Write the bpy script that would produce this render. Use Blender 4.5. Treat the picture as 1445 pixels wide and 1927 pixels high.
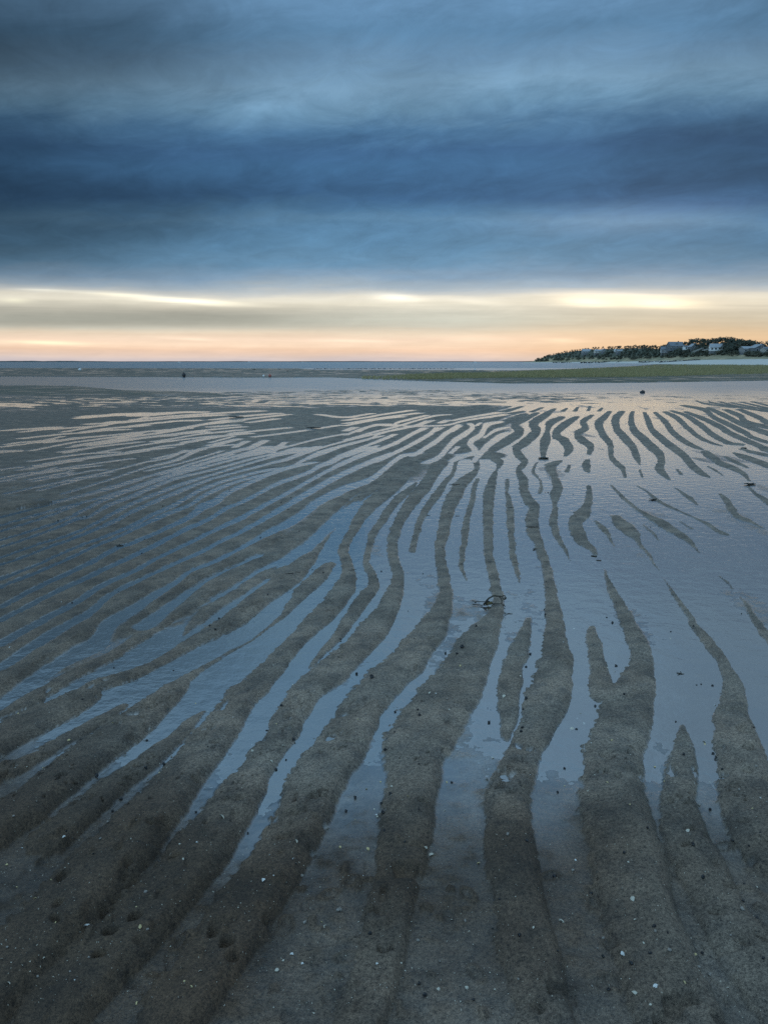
import bpy, bmesh, math, random
import numpy as np

random.seed(7)
rng = np.random.default_rng(7)
scene = bpy.context.scene
for o in list(bpy.data.objects):
    bpy.data.objects.remove(o, do_unlink=True)
COL = scene.collection
R = math.radians

# ------------------------------------------------------------------ camera
CAM_H = 1.3                      # eye height over the tidal flat
FPX = 1400.0                     # focal length of the photograph in its own pixels
PITCH = math.atan(282.4 / FPX)   # looking slightly down: the horizon lies above the middle
cam_d = bpy.data.cameras.new("camera")
cam = bpy.data.objects.new("camera", cam_d)
COL.objects.link(cam)
cam.location = (0, 0, CAM_H)
cam.rotation_euler = (math.pi / 2 - PITCH, 0, 0)
cam_d.sensor_fit = 'VERTICAL'
cam_d.sensor_height = 36.0
cam_d.sensor_width = 27.0
cam_d.lens = 36.0 * FPX / 1927.0
cam_d.clip_start = 0.05
cam_d.clip_end = 40000
scene.camera = cam

# ------------------------------------------------------------------ exposure
scene.view_settings.view_transform = 'Standard'
scene.view_settings.look = 'None'
scene.view_settings.exposure = 0.0
scene.view_settings.gamma = 1.0
scene.view_settings.use_curve_mapping = False
scene.render.engine = 'CYCLES'
scene.cycles.max_bounces = 6
scene.cycles.transparent_max_bounces = 8
scene.cycles.use_denoising = False

SUN_AZ, SUN_EL = 19.0, 4.0       # hidden behind the cloud deck, right of the middle


def lin(c):
    out = []
    for v in c:
        v = v / 255.0
        out.append(v / 12.92 if v <= 0.04045 else ((v + 0.055) / 1.055) ** 2.4)
    return tuple(out)


# ------------------------------------------------------------------ sky
class NT:
    """small helper for node trees"""
    def __init__(s, tree):
        s.t = tree
        s.n = tree.nodes
        s.l = tree.links

    def new(s, kind, **kw):
        nd = s.n.new(kind)
        for k, v in kw.items():
            setattr(nd, k, v)
        return nd

    def put(s, sock, val):
        if hasattr(val, 'is_linked') or hasattr(val, 'links'):
            s.l.new(val, sock)
        else:
            sock.default_value = val

    def m(s, op, a, b=0.0, c=0.0, clamp=False):
        nd = s.new('ShaderNodeMath', operation=op, use_clamp=clamp)
        s.put(nd.inputs[0], a)
        s.put(nd.inputs[1], b)
        s.put(nd.inputs[2], c)
        return nd.outputs[0]

    def ss(s, v, a, b, lo=0.0, hi=1.0):
        nd = s.new('ShaderNodeMapRange', interpolation_type='SMOOTHSTEP')
        s.put(nd.inputs[0], v)
        for i, q in enumerate((a, b, lo, hi)):
            s.put(nd.inputs[i + 1], q)
        return nd.outputs[0]

    def mix(s, f, a, b, mode='MIX'):
        nd = s.new('ShaderNodeMix', data_type='RGBA', blend_type=mode)
        s.put(nd.inputs[0], f)
        s.put(nd.inputs[6], a)
        s.put(nd.inputs[7], b)
        return nd.outputs[2]

    def noise(s, vec, scale, detail=2.0, rough=0.5, dist=0.0):
        nd = s.new('ShaderNodeTexNoise')
        if vec is not None:
            s.l.new(vec, nd.inputs['Vector'])
        nd.inputs['Scale'].default_value = scale
        nd.inputs['Detail'].default_value = detail
        nd.inputs['Roughness'].default_value = rough
        nd.inputs['Distortion'].default_value = dist
        return nd.outputs[0]

    def vec(s, x, y, z):
        nd = s.new('ShaderNodeCombineXYZ')
        s.put(nd.inputs[0], x)
        s.put(nd.inputs[1], y)
        s.put(nd.inputs[2], z)
        return nd.outputs[0]

    def ramp(s, f, stops, interp='LINEAR'):
        nd = s.new('ShaderNodeValToRGB')
        cr = nd.color_ramp
        cr.interpolation = interp
        while len(cr.elements) < len(stops):
            cr.elements.new(1.0)
        for e, (p, c) in zip(cr.elements, stops):
            e.position = p
            e.color = (c[0], c[1], c[2], 1)
        s.put(nd.inputs[0], f)
        return nd.outputs[0]


def el_of(y):
    """elevation in degrees of a photograph row"""
    return math.degrees(math.atan((963.5 - y) / FPX) - PITCH)


world = bpy.data.worlds.new("World")
scene.world = world
world.use_nodes = True
world.node_tree.nodes.clear()
W = NT(world.node_tree)
tc = W.new('ShaderNodeTexCoord')
sep = W.new('ShaderNodeSeparateXYZ')
W.l.new(tc.outputs['Generated'], sep.inputs[0])
sx, sy, sz = sep.outputs
# height angle of the deck; its rolls lie across the view, so their edges run nearly straight
hor = W.m('SQRT', W.m('ADD', W.m('MULTIPLY', sy, sy), W.m('MULTIPLY', W.m('MULTIPLY', sx, sx), 0.25)))
EL = W.m('MULTIPLY', W.m('ARCTAN2', W.m('MAXIMUM', sz, -0.02), hor), 180 / math.pi)
AZ = W.m('MULTIPLY', W.m('ARCTAN2', sx, sy), 180 / math.pi)
inv = W.m('DIVIDE', 1.0, W.m('ADD', W.m('MAXIMUM', sz, 0.0), 0.15))
px_ = W.m('MULTIPLY', sx, inv)
py_ = W.m('MULTIPLY', sy, inv)
# broad, streaky and fine structure of the cloud deck, in the plane of the deck
skew = W.m('ADD', py_, W.m('MULTIPLY', px_, 0.22))
n_broad = W.noise(W.vec(W.m('MULTIPLY', px_, 0.45), W.m('MULTIPLY', skew, 0.75), 3.1), 1.0, 3.0, 0.55, 0.3)
n_streak = W.noise(W.vec(W.m('MULTIPLY', px_, 0.85), W.m('MULTIPLY', skew, 1.5), 7.7), 1.0, 4.0, 0.55, 0.5)
n_fine = W.noise(W.vec(W.m('MULTIPLY', px_, 5.5), W.m('MULTIPLY', skew, 5.0), 1.3), 1.0, 7.0, 0.68, 0.6)
# streaks close to the horizon, in angles
n_low = W.noise(W.vec(W.m('MULTIPLY', AZ, 0.055), W.m('ADD', W.m('MULTIPLY', EL, 1.5), W.m('MULTIPLY', AZ, 0.02)), 5.0), 1.0, 5.0, 0.6, 0.25)
wamp = W.ss(EL, 2.0, 11.0, 0.5, 4.4)
EW = W.m('ADD', EL, W.m('MULTIPLY', W.m('SUBTRACT', n_broad, 0.5), wamp))
EW = W.m('ADD', EW, W.m('MULTIPLY', W.m('SUBTRACT', n_low, 0.5), W.m('MULTIPLY', W.ss(EL, 1.0, 4.0, 0.25, 0.9), W.ss(EL, 5.0, 9.0, 1.0, 0.3))))
n_mott = W.noise(W.vec(W.m('MULTIPLY', AZ, 0.13), W.m('ADD', W.m('MULTIPLY', EL, 0.50), W.m('MULTIPLY', AZ, -0.05)), 9.0), 1.0, 6.0, 0.66, 0.5)
EW = W.m('ADD', EW, W.m('MULTIPLY', W.m('SUBTRACT', n_mott, 0.5), W.ss(EL, 4.0, 10.0, 0.3, 2.6)))
# the deck sags a little towards the left of the view
rows = [(682, (208, 196, 198)), (676, (217, 203, 200)), (668, (231, 206, 190)), (658, (243, 208, 180)),
        (648, (250, 222, 194)), (638, (248, 221, 196)), (628, (236, 217, 192)), (616, (213, 209, 193)),
        (602, (207, 208, 194)), (588, (216, 214, 199)), (572, (236, 230, 211)), (561, (240, 234, 216)),
        (553, (208, 210, 206)), (541, (168, 184, 196)), (522, (132, 159, 183)), (500, (104, 141, 170)),
        (470, (92, 131, 162)), (440, (90, 130, 163)), (425, (95, 134, 166)), (402, (80, 120, 155)),
        (372, (64, 101, 139)), (310, (66, 105, 143)), (278, (64, 100, 138)), (235, (78, 117, 153)),
        (190, (107, 144, 173)), (150, (124, 159, 187)), (100, (110, 145, 176)), (50, (97, 136, 170)),
        (0, (105, 143, 178))]
stops = [(max(0.0, el_of(y)) / 60.0, lin(c)) for y, c in rows]
stops += [(0.62, lin((122, 158, 190))), (1.0, lin((150, 180, 206)))]
base = W.ramp(W.m('DIVIDE', EW, 60.0), stops)
# away from the hidden sun the glow near the horizon dies down to grey blue
daz = W.m('ABSOLUTE', W.m('SUBTRACT', AZ, 12.0))
away = W.ss(daz, 45.0, 130.0)
low = W.ss(EL, 4.0, 9.0, 1.0, 0.0)
base = W.mix(W.m('MULTIPLY', away, low), base, (*lin((150, 164, 182)), 1))
# golden tint towards the sun
gold = W.m('MULTIPLY', W.ss(W.m('ABSOLUTE', W.m('SUBTRACT', AZ, 26.0)), 3.0, 22.0, 1.0, 0.0), W.ss(EL, 0.3, 5.6, 1.0, 0.0))
base = W.mix(W.m('MULTIPLY', gold, 0.68), base, (*lin((222, 184, 132)), 1))
# darker deck to the left, lighter to the right
side = W.m('ADD', W.ss(AZ, -29.0, -4.0, 0.46, 1.0), W.m('MULTIPLY', W.ss(W.m('ABSOLUTE', AZ), 28.0, 70.0), 0.25))
side = W.m('MINIMUM', W.m('ADD', side, W.ss(EL, 20.5, 29.0, 0.0, 0.48)), 1.0)
side = W.m('ADD', W.m('MULTIPLY', side, W.ss(EL, 3.5, 8.0)), W.ss(EL, 3.5, 8.0, 1.0, 0.0))
side = W.m('MULTIPLY', side, W.m('SUBTRACT', 1.0, W.m('MULTIPLY', W.ss(AZ, 12.0, 28.0), W.ss(EL, 10.5, 13.0, 0.04, 0.25))))
left_ = W.ss(AZ, -20.0, 0.0, 1.0, 0.0)
lb = W.m('MULTIPLY', W.ss(EL, 7.6, 9.6), W.ss(EL, 11.5, 13.5, 1.0, 0.0))
side = W.m('MULTIPLY', side, W.m('SUBTRACT', 1.0, W.m('MULTIPLY', W.m('MULTIPLY', left_, lb), 0.30)))
ub = W.m('MULTIPLY', W.ss(EL, 16.0, 20.0), W.ss(EL, 22.0, 27.0, 1.0, 0.1))
side = W.m('MULTIPLY', side, W.m('SUBTRACT', 1.0, W.m('MULTIPLY', W.m('MULTIPLY', left_, ub), 0.38)))
rb = W.m('MULTIPLY', W.m('MULTIPLY', W.ss(EL, 11.2, 12.4), W.ss(EL, 15.0, 17.5, 1.0, 0.0)), W.ss(AZ, 6.0, 22.0))
side = W.m('MULTIPLY', side, W.m('SUBTRACT', 1.0, W.m('MULTIPLY', rb, 0.24)))
# brightness structure
st = W.m('ADD', 1.0, W.m('MULTIPLY', W.m('SUBTRACT', n_streak, 0.5), W.ss(EL, 4.0, 9.0, 0.2, 0.62)))
st = W.m('MULTIPLY', st, W.m('ADD', 1.0, W.m('MULTIPLY', W.m('SUBTRACT', n_fine, 0.5), W.ss(EL, 4.0, 9.0, 0.14, 0.66))))
st = W.m('MULTIPLY', st, W.m('ADD', 1.0, W.m('MULTIPLY', W.m('SUBTRACT', n_low, 0.5), W.ss(EL, 5.0, 9.0, 0.35, 0.0))))
st = W.m('MULTIPLY', st, W.m('ADD', 1.0, W.m('MULTIPLY', W.m('SUBTRACT', n_mott, 0.5), W.ss(EL, 4.0, 9.0, 0.14, 0.52))))
# a grey bank low on the left, between the bright streak and the glow at the horizon
gb = W.m('MULTIPLY', W.m('MULTIPLY', W.ss(EL, 2.1, 2.9), W.ss(EL, 3.6, 4.6, 1.0, 0.0)), W.ss(AZ, -14.0, 6.0, 1.0, 0.0))
st = W.m('MULTIPLY', st, W.m('SUBTRACT', 1.0, W.m('MULTIPLY', gb, 0.36)))
fac = W.m('MULTIPLY', side, st)
blue = W.ss(EL, 5.0, 8.0)
cloud = W.mix(1.0, base, W.vec(fac, fac, fac), 'MULTIPLY')
cloud = W.mix(blue, cloud, W.mix(1.0, cloud, (1.0, 1.05, 1.065, 1), 'MULTIPLY'))


def az_of(x, y):
    v = (963.5 - y) / FPX
    u = (x - 722.5) / FPX
    fy = math.cos(PITCH) + v * math.sin(PITCH)
    return math.degrees(math.atan2(u, fy))


def el_xy(x, y):
    v = (963.5 - y) / FPX
    u = (x - 722.5) / FPX
    fy = math.cos(PITCH) + v * math.sin(PITCH)
    fz = -math.sin(PITCH) + v * math.cos(PITCH)
    return math.degrees(math.atan2(fz, math.sqrt(fy * fy + 0.25 * u * u)))


# thin breaks in the deck where the light comes through: (x0, y0, x1, y1, half height px, gain, colour)
BREAKS = [(1040, 565, 1170, 571, 7, 0.45, (255, 232, 190)), (1150, 566, 1330, 572, 7, 0.50, (255, 230, 180)),
          (690, 556, 800, 564, 6, 0.36, (255, 244, 220)), (985, 552, 1330, 556, 5, 0.24, (255, 234, 200)),
          (120, 548, 330, 560, 3, 0.26, (255, 244, 205)), (250, 560, 470, 573, 4, 0.48, (255, 246, 214)),
          (20, 544, 130, 547, 2.6, 0.22, (250, 240, 205)), (0, 565, 60, 567, 4, 0.16, (235, 235, 190)),
          (0, 642, 180, 647, 3.4, 0.34, (255, 215, 165)), (300, 636, 420, 641, 3, 0.14, (255, 225, 200)),
          (800, 635, 1000, 641, 8, 0.10, (255, 225, 195)), (560, 639, 780, 646, 3, 0.14, (255, 230, 205)),
          (1000, 640, 1110, 643, 4, 0.16, (255, 225, 190)), (820, 560, 1000, 582, 6, 0.10, (250, 240, 220)),
          (900, 425, 1460, 400, 22, 0.06, (225, 226, 228))]
# unseen sky behind the viewer brightened as fill for faces turned to the camera
behind = W.m('ADD', 1.0, W.m('MULTIPLY', W.ss(W.m('ABSOLUTE', W.m('SUBTRACT', AZ, 10.0)), 55.0, 125.0), 1.4))
cloud = W.mix(1.0, cloud, W.vec(behind, behind, W.m('ADD', 1.0, W.m('MULTIPLY', W.m('SUBTRACT', behind, 1.0), 0.9))), 'MULTIPLY')
acc = None
for (x0, y0, x1, y1, hh, gain, colr) in BREAKS:
    a0, a1 = az_of(x0, y0), az_of(x1, y1)
    e0, e1 = el_xy(x0, y0), el_xy(x1, y1)
    am, em, sa = (a0 + a1) / 2, (e0 + e1) / 2, abs(a1 - a0) / 2 * 0.8
    slope = (e1 - e0) / (a1 - a0)
    se = hh * 57.3 / FPX * 1.1
    u = W.m('DIVIDE', W.m('SUBTRACT', AZ, am), sa)
    v = W.m('SUBTRACT', W.m('SUBTRACT', EL, em), W.m('MULTIPLY', W.m('SUBTRACT', AZ, am), slope))
    v = W.m('ADD', v, W.m('MULTIPLY', W.m('SUBTRACT', n_low, 0.5), 0.5))
    v = W.m('DIVIDE', v, se)
    g = W.m('EXPONENT', W.m('MULTIPLY', W.m('ADD', W.m('MULTIPLY', u, u), W.m('MULTIPLY', v, v)), -1.0))
    g = W.m('MULTIPLY', g, gain * 1.25)
    c = W.mix(1.0, (*lin(colr), 1), W.vec(g, g, g), 'MULTIPLY')
    acc = c if acc is None else W.mix(1.0, acc, c, 'ADD')
cloud = W.mix(1.0, cloud, acc, 'ADD')
sky = W.new('ShaderNodeTexSky', sky_type='NISHITA')
sky.sun_disc = False
sky.sun_elevation = R(SUN_EL)
sky.sun_rotation = R(SUN_AZ)
bg_sky = W.new('ShaderNodeBackground')
W.l.new(sky.outputs[0], bg_sky.inputs[0])
bg_sky.inputs[1].default_value = 0.05

bg_cl = W.new('ShaderNodeBackground')
W.l.new(cloud, bg_cl.inputs[0])
bg_cl.inputs[1].default_value = 1.0
mixs = W.new('ShaderNodeMixShader')
mixs.inputs[0].default_value = 0.98          # the deck covers nearly all of the clear sky behind it
W.l.new(bg_sky.outputs[0], mixs.inputs[1])
W.l.new(bg_cl.outputs[0], mixs.inputs[2])
wo = W.new('ShaderNodeOutputWorld')
W.l.new(mixs.outputs[0], wo.inputs[0])
world.cycles.sampling_method = 'MANUAL'
world.cycles.sample_map_resolution = 1024

# ------------------------------------------------------------------ sun (veiled, very low)
sun_d = bpy.data.lights.new("sun", 'SUN')
sun_d.energy = 0.015
sun_d.angle = R(40)
sun_d.color = (1.0, 0.86, 0.66)
sun = bpy.data.objects.new("sun", sun_d)
COL.objects.link(sun)
sd = (math.sin(R(SUN_AZ)) * math.cos(R(SUN_EL + 8)), math.cos(R(SUN_AZ)) * math.cos(R(SUN_EL + 8)), math.sin(R(SUN_EL + 8)))
from mathutils import Vector, Matrix
sun.rotation_euler = Vector(sd).to_track_quat('Z', 'Y').to_euler()

# ------------------------------------------------------------------ helpers
CP, SP = math.cos(PITCH), math.sin(PITCH)


def ground_xy(x, y, z=0.0):
    """where the sight line through a photograph point meets the level z"""
    u = (np.asarray(x, float) - 722.5) / FPX
    v = (963.5 - np.asarray(y, float)) / FPX
    dy = CP + v * SP
    dz = -SP + v * CP
    t = (z - CAM_H) / dz
    return u * t, dy * t


def pix(X, Y, Z=0.0):
    """photograph point of a place"""
    dep = Y * CP - (Z - CAM_H) * SP
    up = Y * SP + (Z - CAM_H) * CP
    return 722.5 + FPX * X / dep, 963.5 - FPX * up / dep


def at_dist(x, y, D):
    """place at horizontal distance D (along the view) seen at photograph point (x, y)"""
    u = (x - 722.5) / FPX
    v = (963.5 - y) / FPX
    dy = CP + v * SP
    dz = -SP + v * CP
    t = D / dy
    return Vector((u * t, D, CAM_H + dz * t))


def tag(o, label=None, cat=None, group=None, kind=None):
    if label: o['label'] = label
    if cat: o['category'] = cat
    if group: o['group'] = group
    if kind: o['kind'] = kind
    return o


def empty(name, loc=(0, 0, 0), rz=0.0):
    o = bpy.data.objects.new(name, None)
    o.empty_display_size = 0.1
    COL.objects.link(o)
    o.location = loc
    o.rotation_euler = (0, 0, rz)
    return o


def mesh_obj(name, me, mat=None, parent=None):
    o = bpy.data.objects.new(name, me)
    COL.objects.link(o)
    if mat is not None and not me.materials:
        me.materials.append(mat)
    if parent is not None:
        o.parent = parent
    return o


def from_lists(name, verts, faces, mat=None, parent=None, smooth=False):
    me = bpy.data.meshes.new(name)
    me.from_pydata([tuple(v) for v in verts], [], faces)
    if smooth:
        me.polygons.foreach_set('use_smooth', [True] * len(me.polygons))
    me.update()
    return mesh_obj(name, me, mat, parent)


def from_bm(name, bm, mat=None, parent=None, smooth=False):
    bmesh.ops.recalc_face_normals(bm, faces=bm.faces)
    me = bpy.data.meshes.new(name)
    bm.to_mesh(me)
    bm.free()
    if smooth:
        me.polygons.foreach_set('use_smooth', [True] * len(me.polygons))
    return mesh_obj(name, me, mat, parent)


def grid_mesh(name, X, Y, Z, mat, smooth=True):
    nr, nc = X.shape
    me = bpy.data.meshes.new(name)
    me.vertices.add(nr * nc)
    co = np.stack([X, Y, Z], -1).reshape(-1).astype(np.float32)
    me.vertices.foreach_set('co', co)
    idx = np.arange(nr * nc).reshape(nr, nc)
    q = np.stack([idx[:-1, :-1], idx[:-1, 1:], idx[1:, 1:], idx[1:, :-1]], -1).reshape(-1, 4)
    me.loops.add(q.size)
    me.loops.foreach_set('vertex_index', q.reshape(-1).astype(np.int32))
    me.polygons.add(len(q))
    me.polygons.foreach_set('loop_start', (np.arange(len(q)) * 4).astype(np.int32))
    try:
        me.polygons.foreach_set('loop_total', np.full(len(q), 4, np.int32))
    except Exception:
        pass
    if smooth:
        me.polygons.foreach_set('use_smooth', np.ones(len(q), bool))
    me.update(calc_edges=True)
    me.validate()
    return mesh_obj(name, me, mat)


def hash2(ix, iy, seed):
    h = (ix.astype(np.int64) * 374761393 + iy.astype(np.int64) * 668265263 + seed * 1442695041) & 0xFFFFFFFF
    h = ((h ^ (h >> 13)) * 1274126177) & 0xFFFFFFFF
    h = h ^ (h >> 16)
    return (h & 0xFFFF) / 65535.0


def vnoise(x, y, seed=0):
    x0 = np.floor(x); y0 = np.floor(y)
    fx = x - x0; fy = y - y0
    fx = fx * fx * fx * (fx * (fx * 6 - 15) + 10); fy = fy * fy * fy * (fy * (fy * 6 - 15) + 10)
    a = hash2(x0, y0, seed); b = hash2(x0 + 1, y0, seed)
    c = hash2(x0, y0 + 1, seed); d = hash2(x0 + 1, y0 + 1, seed)
    return (a + (b - a) * fx) * (1 - fy) + (c + (d - c) * fx) * fy


def fbm(x, y, seed=0, oct=3):
    s = 0.0; a = 1.0; t = 0.0
    for i in range(oct):
        s = s + a * vnoise(x * 2 ** i + i * 17.3, y * 2 ** i - i * 9.1, seed + i)
        t += a; a *= 0.5
    return s / t - 0.5


def sstep(v, a, b):
    t = np.clip((v - a) / (b - a), 0, 1)
    return t * t * (3 - 2 * t)
# ------------------------------------------------------------------ the rippled tidal flat
# crest lines of the ripples, read off the photograph (x, y, width) and laid out on the ground
def P(s):
    return [tuple(float(v) for v in p.split(',')) for p in s.split()]


RIDGES = [P(s) for s in """
235,1183,4 250,1165,13 275,1145,22 320,1110,24 400,1075,20 450,1048,18 520,1012,20
30,1330,24 90,1298,22 150,1265,20 210,1235,18 250,1210,18 290,1182,26 332,1150,30 400,1112,32 470,1075,36 530,1037,38 566,1007,34 600,978,28 625,956,22 650,935,20 685,909,24 715,893,28 740,872,24 760,855,18 785,840,14
-60,1366,26 0,1341,24 60,1318,22
343,1197,3 365,1175,16 400,1150,28 450,1117,22 500,1085,14 540,1067,8
-40,1415,64 30,1378,56 90,1345,52 150,1315,40 180,1292,22 249,1270,18 299,1246,16 343,1222,20 400,1190,26 450,1160,32 500,1117,42 540,1087,40 575,1055,26 595,1032,17 608,1014,16 628,985,15 650,961,14 676,938,13 700,922,12 727,907,7
-40,1590,80 0,1560,76 60,1520,72 130,1460,68 190,1410,64 250,1365,58 290,1330,48 325,1300,36 345,1283,18 380,1260,10 430,1228,5 465,1210,3 500,1185,4 525,1165,8 545,1145,14 570,1115,24 598,1087,28 620,1062,16
-20,1300,30 0,1288,30 60,1262,30 110,1236,28 150,1209,26 185,1183,26 206,1160,24 235,1137,20 268,1115,14
-50,1490,36 0,1465,34 50,1440,30 100,1410,26 150,1380,22 195,1352,18 235,1328,11
100,1590,60 190,1505,50 240,1465,40 290,1425,34 325,1395,28 360,1360,20 385,1340,8
-40,1900,130 60,1790,120 180,1660,110 270,1560,95 330,1480,80 370,1430,72 400,1390,66 430,1350,60 455,1312,54 480,1290,46 508,1262,38 530,1235,34 555,1210,30 575,1190,31 595,1170,34 620,1145,37 642,1115,37 655,1090,30 654,1065,22 646,1036,18 655,1015,16 668,993,18 680,972,20 704,945,24 733,920,26 757,895,26 775,875,24 795,858,18 815,848,14
120,1900,120 280,1730,100 370,1620,95 430,1530,84 480,1455,56 505,1420,52 530,1385,50 550,1345,50 582,1300,52 625,1265,50 650,1242,50 678,1212,48 703,1183,46 724,1153,42 737,1128,34 746,1105,26 749,1083,20 742,1060,18 739,1040,18 741,1010,18 755,975,19 775,945,22 795,920,23 812,895,20 830,870,23 845,855,20 868,846,14 880,840,13 900,828,14 912,817,13 952,794,10 987,779,6
586,1258,8 605,1232,12 628,1206,17 650,1177,22 668,1150,24 690,1120,25 704,1100,18 699,1080,14 690,1058,12 692,1040,12 702,1006,14 721,977,14 743,946,14 766,925,13 783,908,4
330,1920,120 450,1740,110 520,1630,105 570,1530,100 610,1450,92 640,1410,86 665,1365,78 690,1320,72 725,1283,64 755,1255,62 780,1225,56 805,1195,54 822,1165,44 836,1138,28 839,1110,22 835,1088,20 830,1060,18 828,1035,18 834,1000,22 843,960,24 857,930,24 868,910,22 883,896,14 895,885,8 897,875,10 893,862,15 898,846,14 912,832,14 930,818,12 954,811,4
776,1038,12 783,1005,12 793,975,12 808,950,14 826,925,14 838,907,10 852,890,7 858,870,7 868,860,9 885,856,18 896,862,14
670,1960,90 705,1850,85 735,1720,80 760,1600,92 772,1500,100 780,1430,106 797,1388,112 817,1348,112 842,1308,102 866,1270,84 882,1240,74 900,1206,66 916,1180,44 930,1155,25 938,1130,18 933,1110,20 930,1085,18 922,1060,17 919,1038,16 918,995,17 918,955,20 921,925,20 928,897,12 934,884,3 940,872,12 930,862,14 924,850,12 952,831,15 976,813,16 969,800,13 983,790,10 1010,777,5
880,1094,2 874,1085,5 868,1065,9 870,1038,11 874,1006,13 879,975,11 888,940,10 892,917,8 899,901,7
977,1096,2 972,1080,8 966,1050,12 961,1010,11 960,990,14 959,965,14 958,942,10 953,925,5 954,915,8 955,902,7
1035,1960,120 1005,1840,110 982,1740,100 965,1640,92 958,1560,86 955,1500,78 968,1460,70 985,1420,62 1005,1380,62 1025,1335,74 1037,1295,74 1045,1250,60 1046,1210,46 1043,1175,34 1041,1145,27 1035,1110,20 1029,1075,16 1020,1045,16 1012,1022,16 1004,1003,22 1000,980,24 1004,956,18 995,942,18 986,925,16 985,905,16 976,885,10 986,871,12 977,857,14 972,845,14 988,832,15 1008,812,16 1004,797,15 1025,781,11 1043,769,4
955,1390,14 956,1345,38 956,1300,43 962,1270,41 972,1230,36 985,1195,24 992,1165,9
1010,870,3 1003,882,5 1003,890,6 1012,900,3 1018,912,5 1017,923,7 1015,929,5
1053,867,4 1040,873,12 1035,880,20 1043,900,12 1049,915,18 1045,930,20 1043,950,8 1043,968,14 1040,985,15 1048,1008,12 1055,1025,8 1066,1040,5 1071,1055,2
1071,875,5 1066,888,8
1105,865,8 1102,876,17 1106,888,8
1107,914,8 1108,935,13 1103,955,16 1092,970,26 1082,985,26 1088,1005,25 1098,1022,16 1115,1035,8 1121,1044,8
1147,774,6 1137,784,10 1126,797,14 1132,815,12 1148,838,10 1149,858,9 1160,872,10 1171,883,9 1176,899,5
1170,774,8 1158,788,14 1160,806,12 1174,823,14 1190,842,12 1196,857,13 1201,868,8 1203,875,3
1203,884,5 1208,898,5
1190,774,6 1187,788,10 1192,808,12 1212,828,14 1228,843,15 1241,857,14 1243,870,14 1240,882,16 1250,895,10 1259,904,2
1273,883,4 1281,893,6
1212,776,6 1218,790,10 1226,808,10 1249,829,12 1268,844,12 1286,858,12 1303,877,13 1321,892,9 1334,899,2
1232,776,5 1251,794,9 1263,811,10 1282,827,9 1305,840,7 1320,846,3
1251,775,5 1272,786,8 1294,806,8 1315,823,7 1336,833,4 1356,839,2
1263,773,3 1290,782,6 1315,798,9 1342,819,9 1369,833,6 1394,837,2
1290,775,4 1323,788,7 1352,802,9 1373,815,9 1404,829,8 1425,838,8 1447,848,10 1480,860,10
1286,763,3 1323,771,7 1344,786,7 1373,800,8 1398,813,9 1415,823,6 1447,834,5
1332,767,4 1357,779,8 1386,794,8 1404,802,7 1447,816,9 1490,828,9
1365,771,5 1390,782,9 1402,793,9 1425,800,7 1447,805,7 1490,815,8
1390,770,5 1421,783,8 1447,795,7 1490,803,8
1309,754,2 1328,760,2.6 1377,767,2
1332,753,2 1340,758,2.6 1380,765,2.4 1447,775,3
1353,756,2.4 1380,763,2.6 1415,769,2
1375,758,2.4 1415,766,2.6 1447,772,3
1396,757,2.4 1447,769,3
1415,756,2.4 1447,764,3
1330,877,2 1345,885,4 1359,895,2
1325,849,10 1338,860,14 1353,871,9 1380,882,8 1400,894,7 1409,905,5
1406,916,4 1421,929,5 1433,937,8 1447,946,10 1500,975,12
1363,859,3 1380,868,6 1406,880,3
1380,852,3 1404,861,9 1425,869,9 1447,877,9 1500,895,10
1395,845,3 1420,852,5 1447,858,4
1150,913,4 1168,933,6 1197,957,5 1216,969,6 1243,984,14 1270,1001,12 1290,1015,10 1303,1027,6 1314,1040,3
1197,914,2 1214,923,3 1230,937,6 1249,949,5 1278,962,3 1307,975,3 1332,987,6 1352,1000,7 1367,1006,4
1268,918,2 1280,925,4 1295,936,8 1311,950,3
1353,929,4 1366,941,10 1375,957,14 1388,973,10 1411,983,5 1434,994,2
1278,981,1.5 1302,995,3
1209,987,2 1228,1004,5 1239,1017,2
1158,972,12 1172,988,22 1190,1006,18 1200,1020,8 1214,1038,5 1222,1047,5 1239,1074,2
1120,980,4 1135,995,12 1145,1010,6 1156,1028,2
1136,1072,3 1150,1107,12 1166,1140,20 1186,1185,30 1204,1225,36 1204,1262,48 1190,1300,76 1176,1345,94 1160,1400,104 1152,1450,112 1155,1510,120 1175,1600,130 1205,1720,130 1245,1840,140 1290,1960,150
1113,1180,12 1116,1210,26 1121,1240,28 1128,1270,34 1136,1310,50
1249,1089,2 1275,1130,9 1297,1162,12 1312,1185,16 1338,1218,18 1360,1250,22 1374,1280,31 1378,1305,42 1376,1340,58 1384,1385,78 1396,1440,92 1410,1520,100 1450,1620,110
1352,1083,2 1366,1095,4 1378,1109,3
1390,1122,2 1413,1155,10 1433,1183,14 1450,1205,18 1480,1240,24 1520,1290,30
1283,1366,8 1286,1400,36 1283,1440,54 1278,1480,62 1280,1530,70 1300,1600,84 1350,1710,84 1410,1820,95 1460,1900,100
1113,781,5 1097,793,10 1100,805,12 1087,817,12 1095,828,14 1110,841,12 1108,855,8
1085,784,6 1065,797,13 1046,816,13 1060,829,15 1070,845,16 1063,858,7
1056,785,7 1036,796,13 1029,813,8 1026,828,19 1022,848,12 1022,860,8
1020,767,3 1000,775,4
1066,768,3 1058,774,6
1087,766,4 1081,774,7
1110,764,4 1106,773,6
1133,767,3 1126,774,6
983,774,3 946,783,7 905,801,11 870,817,11 850,828,11
981,765,3 950,774,5 900,787,7 860,797,8
958,765,2.5 900,779,4 850,789,5
939,766,2 900,774,3 850,782,4 800,789,4
920,765,2 870,773,3 820,780,3.5
900,764,2 850,770,2.5 790,777,3
""".strip().split('\n')]

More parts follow.
